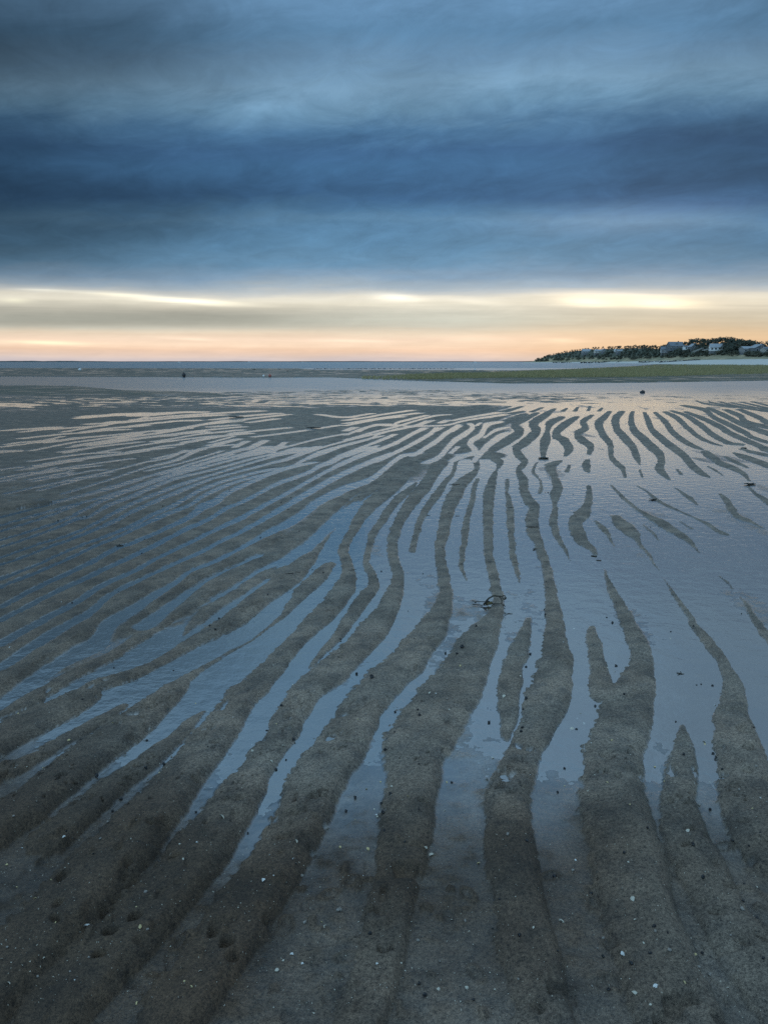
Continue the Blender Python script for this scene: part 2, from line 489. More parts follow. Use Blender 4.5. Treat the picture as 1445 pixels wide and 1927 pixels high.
# channels that hold water where sand prevails (x, y, width)
CHANNELS = [P(s) for s in """
0,841,2 57,834,2 119,821,2
43,825,1.6 97,819,1.6
119,813,1.5 188,801,2 250,791,2 278,784,1.5
163,812,2 208,806,2.6 269,801,2.2
60,848,2 131,834,2.4 188,826,2.6 250,818,3 272,813,2.4
144,838,2 208,828,2.6 252,821,3 304,814,3 349,806,3.4 382,799,3 450,792,2
0,850,4 22,849,3.4
125,852,1.8 166,844,2
60,868,2 150,855,2.4 216,851,2
0,884,2.2 38,879,2.2
36,885,2 119,869,2.2 173,859,2
59,893,1.6 107,879,2
0,907,1.8 22,904,2
64,906,2 95,899,3 137,885,2
73,923,2.2 128,909,2.4 190,891,2.4 231,881,2.2 273,870,2 318,861,3 349,847,4
119,930,2 190,908,2.4 230,895,2.4 276,880,2.4 331,866,4 366,850,6 386,843,4
276,886,2 331,874,2 380,860,2 420,848,2
300,894,2 360,878,2.4 400,866,2.4 441,854,2.4
40,958,2 93,947,3 142,936,3.4 190,923,4 250,905,3.6 330,882,3 400,861,3 441,850,4 470,843,6
0,974,2.4 52,961,2.6 121,942,3 207,920,3.6 260,904,3.2
0,990,2.4 78,967,3 144,949,3 182,939,3 239,922,4 300,900,3.4 360,881,3 400,869,2.6 450,857,3.4 481,849,8 503,841,10
0,1001,2.6 52,985,2.8 97,970,3 144,951,3
0,1018,2.6 61,999,3 111,983,3 150,965,4 201,939,6 260,917,6 330,893,5 400,875,3 450,862,3 500,850,7 530,840,10
0,1031,3 52,1014,3 107,994,3.4 147,977,4 170,972,3 206,951,5 250,934,5 274,923,5 330,901,4 400,884,3 480,862,3 530,852,4 560,843,5
0,1051,2.4 69,1026,2.8 138,1005,3 187,982,4 216,965,5 250,948,6 297,929,6 340,912,5 400,893,3 504,862,3 545,852,6 580,843,8
0,1064,3 43,1049,3 87,1032,3.4 130,1017,3.4 182,996,4 221,979,5 250,963,5 297,942,5 347,921,5 400,901,3 498,875,3 541,864,6 578,848,8 600,840,6
0,1090,8 21,1083,5 69,1064,3.4 112,1044,3.4 156,1026,3.4 204,1008,4 250,989,5 286,970,6 331,949,7 373,925,6 420,906,4 493,887,3.4 545,879,3.4 572,866,4 603,853,9 640,840,4
0,1106,9 17,1098,6 57,1083,4 97,1066,4 137,1048,4 176,1030,4 234,1005,4 300,974,5 356,951,6 382,934,6 411,920,5 448,906,3.4 514,889,3.4 560,876,4 587,871,3
0,1144,8 61,1111,8 130,1079,7 173,1058,7 221,1032,7 250,1022,6 302,1000,6 356,974,9 383,955,14 408,942,12 433,925,8 500,896,4 549,879,5 591,870,3
0,1169,8 91,1122,8 166,1086,8 249,1047,7 297,1024,7 347,998,7 390,979,7 425,958,6 460,943,6 520,912,5 579,890,5 601,878,7 622,870,9 645,858,9 670,850,5 700,841,5
0,1213,13 69,1174,11 133,1141,9 194,1102,9 250,1076,7 297,1051,6 356,1022,6 399,1001,6 450,977,8 500,950,7 540,929,6 595,898,6 625,882,6 650,870,8 680,856,7 710,843,5
0,1258,14 83,1203,15 166,1155,12 210,1119,9 266,1091,6 297,1076,6 338,1057,6 382,1038,5 416,1019,5 460,998,6 520,964,9 580,928,10 640,895,9 700,868,8 740,852,6
-30,1352,16 36,1302,20 110,1252,22 180,1213,30 212,1174,24 262,1140,16 329,1097,9 356,1077,6 400,1059,5 450,1034,6 500,1006,10 550,982,14 600,945,14 650,920,13 700,900,9 750,862,7 785,852,6
271,1180,22 332,1133,14 373,1104,8 400,1086,5 450,1062,4 490,1045,5
400,1128,7 441,1105,6 491,1073,6 533,1056,10 570,1035,18 605,1005,20 640,970,16 675,945,8
400,1166,10 435,1140,8 470,1115,6 505,1090,4
650,791,2.4 692,785,2.4 720,780,2 775,772,2
650,797,2 720,786,2.2 790,777,2
650,801,1.6 712,789,2 754,784,2
600,780,2 650,785,2 700,778,1.8
650,811,6 668,804,5
672,813,4 690,804,4
650,819,3 687,805,3 720,799,2.6 740,800,3.4 752,794,3 805,781,2.2
650,828,2.4 708,812,2.6 745,803,2.4 785,791,2.4 816,783,2.4 840,780,2
640,841,3 695,826,2.6 712,817,3 741,809,2.4 782,801,3.4 811,791,5
650,853,3 691,838,3.4 725,825,4 743,817,4
650,860,2 712,838,2.4
640,874,5 681,858,4 739,836,5 775,817,6 800,805,5
700,870,5 729,859,6 779,834,5 808,817,7 822,804,6
775,859,5 820,831,8 837,817,8 866,798,6
816,813,3 833,804,3
800,872,8 827,859,8 853,831,9 874,817,9 889,804,8 882,796,7
849,813,3 868,801,3
847,854,5 862,840,5
850,868,8 868,859,10 893,850,11 885,833,10 905,817,9 916,800,9 939,793,4
895,802,4 905,795,3
909,825,3 930,811,4 950,804,4
890,870,8 901,856,10 918,838,10 941,821,10 960,812,6
829,796,5 843,790,4
849,792,2.4 878,786,2.6 940,776,3
775,802,2 837,800,2 878,791,2.4 950,780,3
400,838,5 448,826,4
395,833,2 440,821,2
441,842,6 465,830,7
465,846,8 500,829,8
510,852,9 537,832,7
300,812,1.6 360,802,2 430,790,2
400,790,2 460,783,2.4 520,778,2
400,797,2 470,788,2 540,780,2.4
470,795,2.4 520,788,2.6
400,803,2 440,800,2
560,858,3 620,838,2 700,818,2 760,806,2
480,822,1.6 560,812,1.8 640,800,1.6
440,815,1.4 540,805,1.5
350,832,3 420,820,2 470,812,1.6
600,850,2 660,834,2 720,820,2
520,846,2 590,828,2 650,816,2
""".strip().split('\n')]

# many more hair-fine runnels on the far left, too fine to follow one by one
_r = random.Random(21)
for _i in range(34):
    _y = _r.uniform(792, 940)
    _x = _r.uniform(-20, 330)
    _L = _r.uniform(70, 260)
    _s = 0.075 + (_y - 795) * 0.0013
    _y -= _x * _s * 0.9
    if _y < 778:
        continue
    CHANNELS.append([(_x + _L * t, _y - _L * t * _s * (1 - 0.25 * t) + _r.uniform(-.6, .6), _r.uniform(1.0, 1.9) * (1 - abs(2 * t - 1) ** 3 * 0.6)) for t in (0, .25, .5, .75, 1)])

# left edge of the standing water: left of it sand prevails, right of it water
WB_Y = [700, 760, 775, 800, 830, 850, 870, 900, 950, 1000, 1050, 1100, 1150, 1200, 1250, 1300, 1340, 1400]
WB_X = [2000, 960, 950, 950, 930, 900, 850, 780, 650, 570, 500, 430, 370, 250, 165, 60, -40, -300]


def resample(pts, grow=1.0):
    """smooth crest line on the ground: X, Y, half width"""
    p = np.array(pts, float)
    x, y, w = p[:, 0], p[:, 1], p[:, 2]
    n = len(p)
    t = np.arange(n)
    k = 6
    tt = np.linspace(0, n - 1, (n - 1) * k + 1)

    def cr(v):
        vv = np.concatenate([[2 * v[0] - v[1]], v, [2 * v[-1] - v[-2]]])
        i = np.minimum(tt.astype(int), n - 2)
        f = tt - i
        a, b, c, d = vv[i], vv[i + 1], vv[i + 2], vv[i + 3]
        return 0.5 * (2 * b + (c - a) * f + (2 * a - 5 * b + 4 * c - d) * f ** 2 + (3 * b - a - 3 * c + d) * f ** 3)
    xs, ys = cr(x), cr(y)
    ws = np.interp(tt, t, w)
    tx, ty = np.gradient(xs), np.gradient(ys)
    L = np.hypot(tx, ty) + 1e-9
    nx, ny = -ty / L, tx / L
    X, Y = ground_xy(xs, ys)
    Xa, Ya = ground_xy(xs + nx * ws / 2, ys + ny * ws / 2)
    Xb, Yb = ground_xy(xs - nx * ws / 2, ys - ny * ws / 2)
    TX, TY = np.gradient(X), np.gradient(Y)
    TL = np.hypot(TX, TY) + 1e-9
    hw = np.abs((Xa - Xb) * TY - (Ya - Yb) * TX) / TL / 2
    return X, Y, np.maximum(hw, 0.004) * grow


def build_rows():
    out = [0.95]
    while out[-1] < 75:
        Y = out[-1]
        out.append(Y * (1.0036 if Y < 45 else 1.006))
    while out[-1] < 600:
        out.append(out[-1] * 1.03)
    return np.array(out)


YR = build_rows()
NC = 860
S = np.linspace(-1, 1, NC)
GX = S[None, :] * (0.62 * (YR[:, None] + 1.6))
GY = np.repeat(YR[:, None], NC, 1)
PX, PY = pix(GX, GY)

# organic wobble, so that crest lines are not drawn with a ruler
WX = GX + 0.020 * fbm(GX * 7, GY * 7, 11, 3) + 0.006 * fbm(GX * 45, GY * 45, 12, 2)
WY = GY + 0.020 * fbm(GX * 7, GY * 7, 21, 3) + 0.006 * fbm(GX * 45, GY * 45, 22, 2)

# --- level of the flat between the crests
xb = np.interp(PY, WB_Y, WB_X)
side_ = np.clip((xb - PX) / 45.0 + 1.2 * fbm(GX * 2.2, GY * 2.2, 31, 2), -1, 1)
n1 = fbm(GX * 3.0, GY * 1.6, 41, 3)
n2 = fbm(GX * 14, GY * 14, 42, 3)
BASE = np.where(side_ > 0, (0.0050 + 0.0045 * sstep(-GY, -8, -4)) * side_, 0.0030 * side_) + 0.0022 * n2 * (side_ > 0) + (0.0130 * fbm(GX * 3.0, GY * 0.8, 43, 4) + 0.002 * n2) * (side_ < 0)
# towards the viewer the flat rises out of the water
shore = 1.80 + 0.30 * sstep(-PX, -500, 100) + 0.25 * n1
rise = sstep(-GY, -(shore + 0.55), -(shore - 0.15))
BASE = BASE * (1 - rise) + (0.009 + 0.006 * n1 + 0.004 * n2) * rise
# --- farther out: bars, pools and the marsh foreland, where they lie in the photograph
far_n = fbm(GX * 0.9, GY * 1.5, 61, 4)
fine_n = fbm(GX * 3.2, GY * 2.2, 62, 3)
rip = np.sin((GY * 3.0 + GX * 1.6 + 3.0 * fbm(GX * 0.7, GY * 0.5, 63, 2)) * 2.0)
f_far = sstep(-PY, -np.interp(PX, [0, 400, 800, 1000], [786, 776, 768, 764]), -np.interp(PX, [0, 400, 800, 1000], [752, 754, 758, 756]))   # 1 beyond the traced ripples
zf = 0.012 * (0.10 + 1.5 * far_n + 2.2 * fine_n + 0.40 * rip)
right_water = sstep(PX, 780, 1000)
zf = zf - right_water * 0.0085 - sstep(PX, 380, 560) * (1 - right_water) * 0.0035
# flat sand on the left, with one long pool
left_flat = sstep(-PX, -420, -250) * sstep(PY, 741, 747)
zf = zf + left_flat * 0.004
pool = np.exp(-(((PX - 30) / 85) ** 2 + ((PY - 762) / 4.2) ** 2)) + 0.7 * np.exp(-(((PX - 210) / 70) ** 2 + ((PY - 757) / 1.6) ** 2))
zf = zf - 0.024 * np.clip(pool - 0.25, 0, 1)
# two rows of small crests far right
for (xa, xc, yc, hh_) in ((860, 1120, 750, 7), (1090, 1300, 739, 3), (950, 1230, 724, 2.2), (1380, 1500, 738, 4)):
    zone = np.exp(-(((PX - (xa + xc) / 2) / ((xc - xa) / 2)) ** 4 + ((PY - yc) / hh_) ** 2))
    zf = zf + zone * (0.011 + 0.040 * fbm(GX * 2.6, GY * 1.2, 64, 3))
BASE = BASE * (1 - f_far) + zf * f_far

DRY = np.zeros_like(BASE)


def near_line(pts, pad):
    X, Y, hw = pts
    m = hw.max() * pad + 0.13
    r0, r1 = np.searchsorted(YR, [Y.min() - m, Y.max() + m])
    if r1 <= r0:
        return None
    sub = np.s_[r0:r1, :]
    gx, gy = WX[sub], WY[sub]
    c0 = np.where(((gx > X.min() - m) & (gx < X.max() + m)).any(0))[0]
    if len(c0) == 0:
        return None
    sub = np.s_[r0:r1, c0[0]:c0[-1] + 1]
    gx, gy = WX[sub], WY[sub]
    q = np.full(gx.shape, 99.0)
    sg = np.zeros(gx.shape)
    hh = np.zeros(gx.shape)
    for i in range(len(X) - 1):
        ax, ay, bx, by = X[i], Y[i], X[i + 1], Y[i + 1]
        ms = max(hw[i], hw[i + 1]) * pad + 0.10
        ra, rb = np.searchsorted(YR[r0:r1], [min(ay, by) - ms - 0.04, max(ay, by) + ms + 0.04])
        if rb <= ra:
            continue
        g1, g2 = gx[ra:rb], gy[ra:rb]
        dx, dy = bx - ax, by - ay
        L2 = dx * dx + dy * dy + 1e-12
        t = np.clip(((g1 - ax) * dx + (g2 - ay) * dy) / L2, 0, 1)
        ex, ey = g1 - ax - t * dx, g2 - ay - t * dy
        h = hw[i] + (hw[i + 1] - hw[i]) * t
        qq = np.hypot(ex, ey) / h
        mm = qq < q[ra:rb]
        q[ra:rb] = np.where(mm, qq, q[ra:rb])
        sg[ra:rb] = np.where(mm, np.sign(ex), sg[ra:rb])
        hh[ra:rb] = np.where(mm, h, hh[ra:rb])
    return sub, q, sg, hh


edge = 0.55 * fbm(GX * 9, GY * 9, 51, 3) + 0.55 * fbm(GX * 61, GY * 61, 55, 3)
ZR = np.full_like(BASE, -1.0)
for r in RIDGES:
    res = near_line(resample(r, 1.07), 1.9)
    if res is None:
        continue
    sub, q, sg, h = res
    # right flanks are crisp, left flanks are worn and ragged
    q = q * (1 + np.where(sg < 0, 0.62, 0.14) * edge[sub])
    H = np.minimum(0.021 + 0.030 * sstep(-GY[sub], -2.7, -1.6), (0.24 + 0.22 * sstep(-GY[sub], -2.7, -1.7)) * h + 0.002) * (1 - 0.25 * sstep(GY[sub], 3.5, 8.0))
    sq = q * np.where(sg < 0, -1, 1)        # a gentle left flank up to the crest, then a steep drop on the right
    prof = np.where(sq < 0.42, np.sign(sq + 1) * np.minimum(np.abs(sq + 1) / 1.42, 1.5) ** 0.42, 1 - np.clip((sq - 0.42) / 0.58, 0, 3) ** 2.4)
    prof = np.maximum(prof, -1.2 + 0 * q)
    z = H * prof
    z = np.where(q > 1.9, -1.0, z)
    ZR[sub] = np.maximum(ZR[sub], z)
PB = np.maximum(BASE, 0)
ZZ = np.maximum(BASE, np.where(ZR > -0.5, ZR + PB * np.clip(ZR / 0.003, 0, 1), -1))
CH = np.full_like(BASE, 9.0)
CUT = []
for r in CHANNELS:
    r = [(x, y, max(w * 1.3, 3.0) if w < 6 else w) for x, y, w in r]
    res = near_line(resample(r), 4.0)
    if res is None:
        continue
    sub, q, sg, h = res
    q = q * (1 + 0.5 * edge[sub])
    H = np.minimum(0.0055, 0.22 * h + 0.001)
    CUT.append((sub, H * (np.minimum(q, 8) ** 2 - 1.0)))
    CH[sub] = np.minimum(CH[sub], np.where(q > 90, 9.0, np.maximum(q - 1, 0) * h))

# the sand swells up between the channels
swell = 0.45 + 0.55 * (1 - np.exp(-(CH / 0.04) ** 1.4))
ZZ = np.where(CH < 8.9, np.where(ZZ > 0, ZZ * swell, ZZ), ZZ)
for sub, cut in CUT:
    ZZ[sub] = np.minimum(ZZ[sub], cut)

# --- the sand bar, the open channel, the marsh foreland
bar_top = np.interp(PX, [0, 60, 140, 190, 230, 330, 390, 430], [726, 725.5, 727, 731, 735, 737, 739.5, 744])
zf = ZZ
bar = sstep(PY, bar_top - 0.7, bar_top + 0.7) * sstep(-PY, -747, -742) * sstep(-PX, -470, -400)
zf = np.maximum(zf, bar * 0.03 + zf * (1 - bar)) + bar * 0.012 * fine_n
# open channel
ch_top = np.interp(PX, [-200, 0, 300, 480, 620, 660, 700, 800, 960, 1200, 1445, 1800],
                   [709.0, 709.3, 710.3, 711.6, 711.0, 712.5, 714.5, 718.0, 722.5, 721, 717, 713])
ch_bot = np.interp(PX, [-200, 0, 60, 140, 190, 230, 330, 390, 460, 600, 700, 800, 960, 1200, 1445],
                   [726, 726, 725.5, 727, 731, 735, 737, 739, 738, 735, 733, 734, 737, 742, 745])
dist_in = np.minimum(PY - ch_top, ch_bot - PY)
chm = sstep(dist_in, -0.3, 2.5)
zf = zf * (1 - chm) + (-0.02 + 0.012 * far_n) * chm
ZZ = zf
# outer bar and marsh foreland
bt = np.interp(PX, [-400, 0, 560, 600, 860, 965, 1080, 1200, 1235, 1300, 1445, 1800],
               [691.5, 691.8, 692.6, 695.6, 695.8, 696.5, 693.5, 687.5, 684.4, 683.3, 682.9, 682.5])
dland = np.minimum(PY - bt, ch_top - PY)
land = sstep(dland, -0.25, 1.2)
zl = 0.05 + 0.10 * sstep(dland, 0, 6) + 0.02 * far_n
ZZ = np.where(PY < ch_top + 0.4, -0.35 * (1 - land) + zl * land, ZZ)
ZZ = np.where(PY < 683.2, np.where(PX > 1240, 0.15, -0.5), ZZ)

# --- small marks: bird tracks, worm casts, pocks
near = sstep(-GY, -4.5, -1.6)
texture = (0.0026 * fbm(GX * 60, GY * 60, 71, 3) + 0.0030 * fbm(GX * 20, GY * 20, 76, 3)) * (ZZ > -0.001) * sstep(-GY, -8, -3)
left_rag = 0.007 * fbm(GX * 18, GY * 30, 72, 3) * rise
pk = vnoise(GX * 26, GY * 26, 73)
pock = -0.024 * sstep(pk, 0.74, 0.90) * near * sstep(fbm(GX * 3.2, GY * 3.2, 74, 2), -0.04, 0.14)
lump = 0.014 * sstep(vnoise(GX * 30 + 5, GY * 30, 75), 0.80, 0.97) * near * sstep(fbm(GX * 3.2, GY * 3.2, 74, 2), -0.08, 0.12)
ZZ = ZZ + texture + left_rag + (pock + lump) * np.maximum(sstep(ZZ, 0.006, 0.014), sstep(rise, 0.9, 1.0))


def dent(x, y, w, l, ang, depth):
    """a mark pressed into the sand; x, y in the photograph, sizes in metres"""
    X, Y = ground_xy(x, y)
    r0, r1 = np.searchsorted(YR, [Y - 0.12, Y + 0.12])
    gx, gy = GX[r0:r1] - X, GY[r0:r1] - Y
    c, s = math.cos(ang), math.sin(ang)
    u, v = (gx * c + gy * s) / l, (-gx * s + gy * c) / w
    d2 = u * u + v * v
    ZZ[r0:r1] -= depth * np.exp(-d2) - 0.35 * depth * np.exp(-(np.sqrt(d2) - 1.6) ** 2 * 3)


for (x, y, a) in ((340, 1780, 1.2), (285, 1580, 2.2), (795, 1530, 0.3), (660, 1665, 0.8), (1118, 1690, 1.9),
                  (1115, 1710, 1.4), (1035, 1655, 0.5), (1150, 1855, 2.2), (540, 1745, 1.8), (650, 1810, 0.2),
                  (330, 1635, 0.4), (700, 1735, 0.3), (1395, 1800, 2.4), (1430, 1795, 2.2), (1360, 1600, 0.3),
                  (1395, 1565, 2.5), (1150, 1790, 2.4), (1290, 1610, 0.4), (110, 1770, 2.4), (440, 1830, 0.9),
                  (1345, 1740, 2.6), (620, 1690, 0.5), (880, 1690, 2.0), (895, 1840, 2.0), (430, 1520, 0.3)):
    if y == 1780:
        for da in (-0.7, 0.0, 0.7):
            dent(x + 12 * math.sin(da + 0.5), y - 10 * math.cos(da + 0.5), 0.003, 0.012, a + da, 0.010)
    dent(x, y, 0.009, 0.015, a, 0.020)
# the sandpiper's line of little prints along the right trough
for i in range(26):
    t = i / 25.0
    x = 1205 + 160 * t + 8 * t * t + (4 if i % 2 else -4)
    y = 1500 + 410 * t ** 1.05
    dent(x, y, 0.0028, 0.007, 2.2, 0.007)
# the sharp drop at the far left
X0, Y0 = ground_xy(np.array([-60, 0, 60, 100]), np.array([972, 961.5, 952, 945]))
res = near_line((X0, Y0, np.array([.05, .05, .035, .01])), 2.0)
sub, q, sg, h = res
ZZ[sub] = ZZ[sub] + 0.030 * np.clip(1 - q, 0, 1) ** 0.5 * (q < 1)

# nothing in the dry foreground reaches down to the water table
floor_ = 0.0020 + 0.03 * np.minimum(ZZ, 0)
ZZ = ZZ + np.maximum(floor_ - ZZ, 0) * sstep(rise, 0.35, 0.7)

# dampness: how close the surface is to the water
hrel = ZZ - rise * (0.009 + 0.006 * n1)
WET = 1 - sstep(hrel + 0.0010 * n2 - 0.0010 * edge, -0.0005, 0.0040)
WET = np.clip(WET, 0, 1) * (1 - 0.86 * sstep(-GY + 0.3 * n1, -(shore + 0.42), -(shore - 0.20)))
WET = WET * (1 - 0.4 * f_far) + 0.5 * f_far * sstep(fbm(GX * 0.7, GY * 2.4, 65, 3), 0.05, 0.25)


def ground_z(x, y):
    """height of the sand at a place"""
    r = np.interp(y, YR, np.arange(len(YR)))
    c = (x / (0.62 * (y + 1.6)) + 1) / 2 * (NC - 1)
    r0 = int(min(max(r, 0), len(YR) - 2)); c0 = int(min(max(c, 0), NC - 2))
    fr, fc = r - r0, c - c0
    z = ZZ
    return float((z[r0, c0] * (1 - fc) + z[r0, c0 + 1] * fc) * (1 - fr) + (z[r0 + 1, c0] * (1 - fc) + z[r0 + 1, c0 + 1] * fc) * fr)


# --- sand material
def sand_material():
    m = bpy.data.materials.new("wet_sand")
    m.use_nodes = True
    m.node_tree.nodes.clear()
    T = NT(m.node_tree)
    geo = T.new('ShaderNodeNewGeometry')
    pos = geo.outputs['Position']
    sp_ = T.new('ShaderNodeSeparateXYZ')
    T.l.new(pos, sp_.inputs[0])
    pxx, pyy = sp_.outputs[0], sp_.outputs[1]
    at = T.new('ShaderNodeAttribute', attribute_name='wet')
    wet = at.outputs['Fac']
    vegn = T.new('ShaderNodeAttribute', attribute_name='mud').outputs['Fac']
    big = T.noise(pos, 1.7, 3.0, 0.55)
    mid = T.noise(pos, 14.0, 4.0, 0.6)
    grain = T.noise(pos, 400.0, 2.0, 0.7)
    grain2 = T.noise(pos, 120.0, 4.0, 0.75)
    warm = T.mix(T.ss(big, 0.36, 0.64), (0.250, 0.194, 0.148, 1), (0.204, 0.170, 0.135, 1))
    warm = T.mix(T.m('MULTIPLY', T.ss(mid, 0.42, 0.70), 0.7), warm, (0.116, 0.104, 0.092, 1))
    g = T.m('MAXIMUM', T.m('ADD', -2.1, T.m('ADD', T.m('MULTIPLY', grain, 2.8), T.m('MULTIPLY', grain2, 3.4))), 0.25)
    colr = T.mix(1.0, warm, T.vec(g, g, g), 'MULTIPLY')
    patch = T.noise(pos, 4.5, 3.0, 0.65)
    pf = T.ss(patch, 0.33, 0.67, 0.70, 1.18)
    colr = T.mix(1.0, colr, T.vec(pf, pf, pf), 'MULTIPLY')
    # pale grains of shell, dark grains of heavy mineral
    colr = T.mix(T.m('MULTIPLY', T.ss(grain, 0.66, 0.74), 0.55), colr, (0.50, 0.47, 0.40, 1))
    colr = T.mix(T.m('MULTIPLY', T.ss(grain2, 0.40, 0.30), 0.6), colr, (0.035, 0.035, 0.04, 1))
    silt_vignette = T.noise(T.vec(T.m('MULTIPLY', pxx, 2.6), T.m('MULTIPLY', pyy, 1.3), 0.0), 1.0, 4.0, 0.6, 0.4)
    wetc = T.mix(T.m('MULTIPLY', T.ss(silt_vignette, 0.40, 0.62), 0.75), colr, (0.10, 0.11, 0.12, 1))
    wetc = T.mix(1.0, wetc, (0.70, 0.78, 0.84, 1), 'MULTIPLY')
    colr = T.mix(wet, colr, wetc)
    # lens vignette painted into the near sand; the damp left flat darkened too
    dark = T.new('ShaderNodeAttribute', attribute_name='silt_vignette').outputs['Fac']
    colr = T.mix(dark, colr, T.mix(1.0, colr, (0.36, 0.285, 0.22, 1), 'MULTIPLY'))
    colr = T.mix(T.m('MULTIPLY', vegn, 0.85), colr, (0.085, 0.082, 0.052, 1))
    bs = T.new('ShaderNodeBsdfPrincipled')
    T.l.new(colr, bs.inputs['Base Color'])
    T.l.new(T.m('SUBTRACT', 0.78, T.m('MULTIPLY', wet, 0.30)), bs.inputs['Roughness'])
    bs.inputs['IOR'].default_value = 1.48
    bmp = T.new('ShaderNodeBump')
    bmp.inputs['Distance'].default_value = 0.005
    T.l.new(T.m('SUBTRACT', 0.9, T.m('MULTIPLY', wet, 0.84)), bmp.inputs['Strength'])
    hgt = T.m('ADD', T.m('MULTIPLY', grain, 0.5), T.m('ADD', T.m('MULTIPLY', grain2, 0.8), T.m('MULTIPLY', mid, 1.2)))
    T.l.new(hgt, bmp.inputs['Height'])
    T.l.new(bmp.outputs[0], bs.inputs['Normal'])
    # film of water standing in the pores: mirrors the sky at low angles
    film = T.new('ShaderNodeBsdfGlossy')
    film.distribution = 'BECKMANN'
    film.inputs['Roughness'].default_value = 0.21
    T.l.new(bmp.outputs[0], film.inputs['Normal'])
    lw = T.new('ShaderNodeLayerWeight')
    fac = T.m('ADD', 0.26, T.m('MULTIPLY', 0.74, T.m('POWER', lw.outputs['Facing'], 2.0)))
    filma = T.new('ShaderNodeAttribute', attribute_name='film').outputs['Fac']
    fac = T.m('MULTIPLY', T.m('MULTIPLY', fac, filma), T.ss(patch, 0.30, 0.62, 0.80, 1.0))
    mx = T.new('ShaderNodeMixShader')
    T.l.new(fac, mx.inputs[0])
    T.l.new(bs.outputs[0], mx.inputs[1])
    T.l.new(film.outputs[0], mx.inputs[2])
    out = T.new('ShaderNodeOutputMaterial')
    T.l.new(mx.outputs[0], out.inputs[0])
    return m


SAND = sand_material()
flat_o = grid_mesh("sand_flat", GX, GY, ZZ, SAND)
tag(flat_o, kind='structure')
a = flat_o.data.attributes.new('wet', 'FLOAT', 'POINT')
a.data.foreach_set('value', WET.reshape(-1).astype(np.float32))
a = flat_o.data.attributes.new('film', 'FLOAT', 'POINT')
a.data.foreach_set('value', (WET * sstep(ZZ, -0.0012, 0.0006)).reshape(-1).astype(np.float32))
MUD = np.clip(land * (PY < ch_top + 0.4) * sstep(PX, 650, 900) * 0.8 + land * (PY < ch_top) * 0.25
              + bar * (0.5 + 1.5 * far_n), 0, 1)
a = flat_o.data.attributes.new('mud', 'FLOAT', 'POINT')
a.data.foreach_set('value', MUD.reshape(-1).astype(np.float32))


VIGNETTE_DAMP = np.maximum(0.45 * sstep(-PX, -560, -160) * (1 - rise), 0) + rise * np.clip(0.65 + 1.5 * fbm(GX * 1.1, GY * 1.1, 81, 3) + 0.5 * sstep(-PX, -900, -100), 0, 1)  # darkens the near sand like lens vignette, and the damp left flat
a = flat_o.data.attributes.new('silt_vignette', 'FLOAT', 'POINT')
a.data.foreach_set('value', VIGNETTE_DAMP.reshape(-1).astype(np.float32))


# --- water
def water_material(name, rough, bump_scale, bump_str, body, see=True, stretch=1.0, f0=0.42):
    m = bpy.data.materials.new(name)
    m.use_nodes = True
    m.node_tree.nodes.clear()
    T = NT(m.node_tree)
    geo = T.new('ShaderNodeNewGeometry')
    sp = T.new('ShaderNodeSeparateXYZ')
    T.l.new(geo.outputs['Position'], sp.inputs[0])
    pos = T.vec(T.m('MULTIPLY', sp.outputs[0], 1.0 / stretch), sp.outputs[1], sp.outputs[2])
    h = T.noise(pos, bump_scale, 4.0, 0.6)
    bmp = T.new('ShaderNodeBump')
    bmp.inputs['Strength'].default_value = 1.0
    bmp.inputs['Distance'].default_value = bump_str
    T.l.new(h, bmp.inputs['Height'])
    lw = T.new('ShaderNodeLayerWeight')
    T.l.new(bmp.outputs[0], lw.inputs['Normal'])
    refl = T.m('ADD', f0, T.m('MULTIPLY', 1.0 - f0, T.m('POWER', lw.outputs['Facing'], 2.0 if see else 2.6)))
    gl = T.new('ShaderNodeBsdfGlossy')
    gl.distribution = 'BECKMANN'
    # a light breeze ruffles the open channel farther out, the pools between the crests lie calm
    if see:
        ruff = T.noise(pos, 0.5, 3.0, 0.6)
        rr = T.m('ADD', rough, T.m('MULTIPLY', T.m('SUBTRACT', ruff, 0.4), 0.10))
        T.l.new(T.m('ADD', rr, T.ss(sp.outputs[1], 20.0, 42.0, 0.0, 0.16)), gl.inputs['Roughness'])
    else:
        gl.inputs['Roughness'].default_value = rough
    gl.inputs['Color'].default_value = (1.0, 0.94, 0.88, 1)
    T.l.new(bmp.outputs[0], gl.inputs['Normal'])
    if see:
        under = T.new('ShaderNodeBsdfTransparent')
        under.inputs['Color'].default_value = (*body, 1)
    else:
        under = T.new('ShaderNodeBsdfDiffuse')
        under.inputs['Color'].default_value = (*body, 1)
    mx = T.new('ShaderNodeMixShader')
    T.l.new(refl, mx.inputs[0])
    T.l.new(under.outputs[0], mx.inputs[1])
    T.l.new(gl.outputs[0], mx.inputs[2])
    out = T.new('ShaderNodeOutputMaterial')
    T.l.new(mx.outputs[0], out.inputs[0])
    return m


def sheet(name, x0, x1, y0, y1, z, mat, n=2):
    xs, ys = np.linspace(x0, x1, n), np.linspace(y0, y1, n)
    X, Y = np.meshgrid(xs, ys)
    return tag(grid_mesh(name, X, Y, np.full_like(X, z), mat), kind='structure')


POOL = water_material("pool_water", 0.16, 9.0, 0.004, (0.95, 0.97, 0.98))
SEA = water_material("sea_water", 0.42, 0.9, 0.25, (0.03, 0.06, 0.08), see=False, stretch=2.5, f0=0.02)
sheet("pool_water", -90, 90, 0.5, 160, 0.0, POOL)
sheet("sea", -9000, 9000, 160, 12000, -0.004, SEA)
sheet("sea_bed", -9000, 9000, -30, 12000, -0.8, SAND)


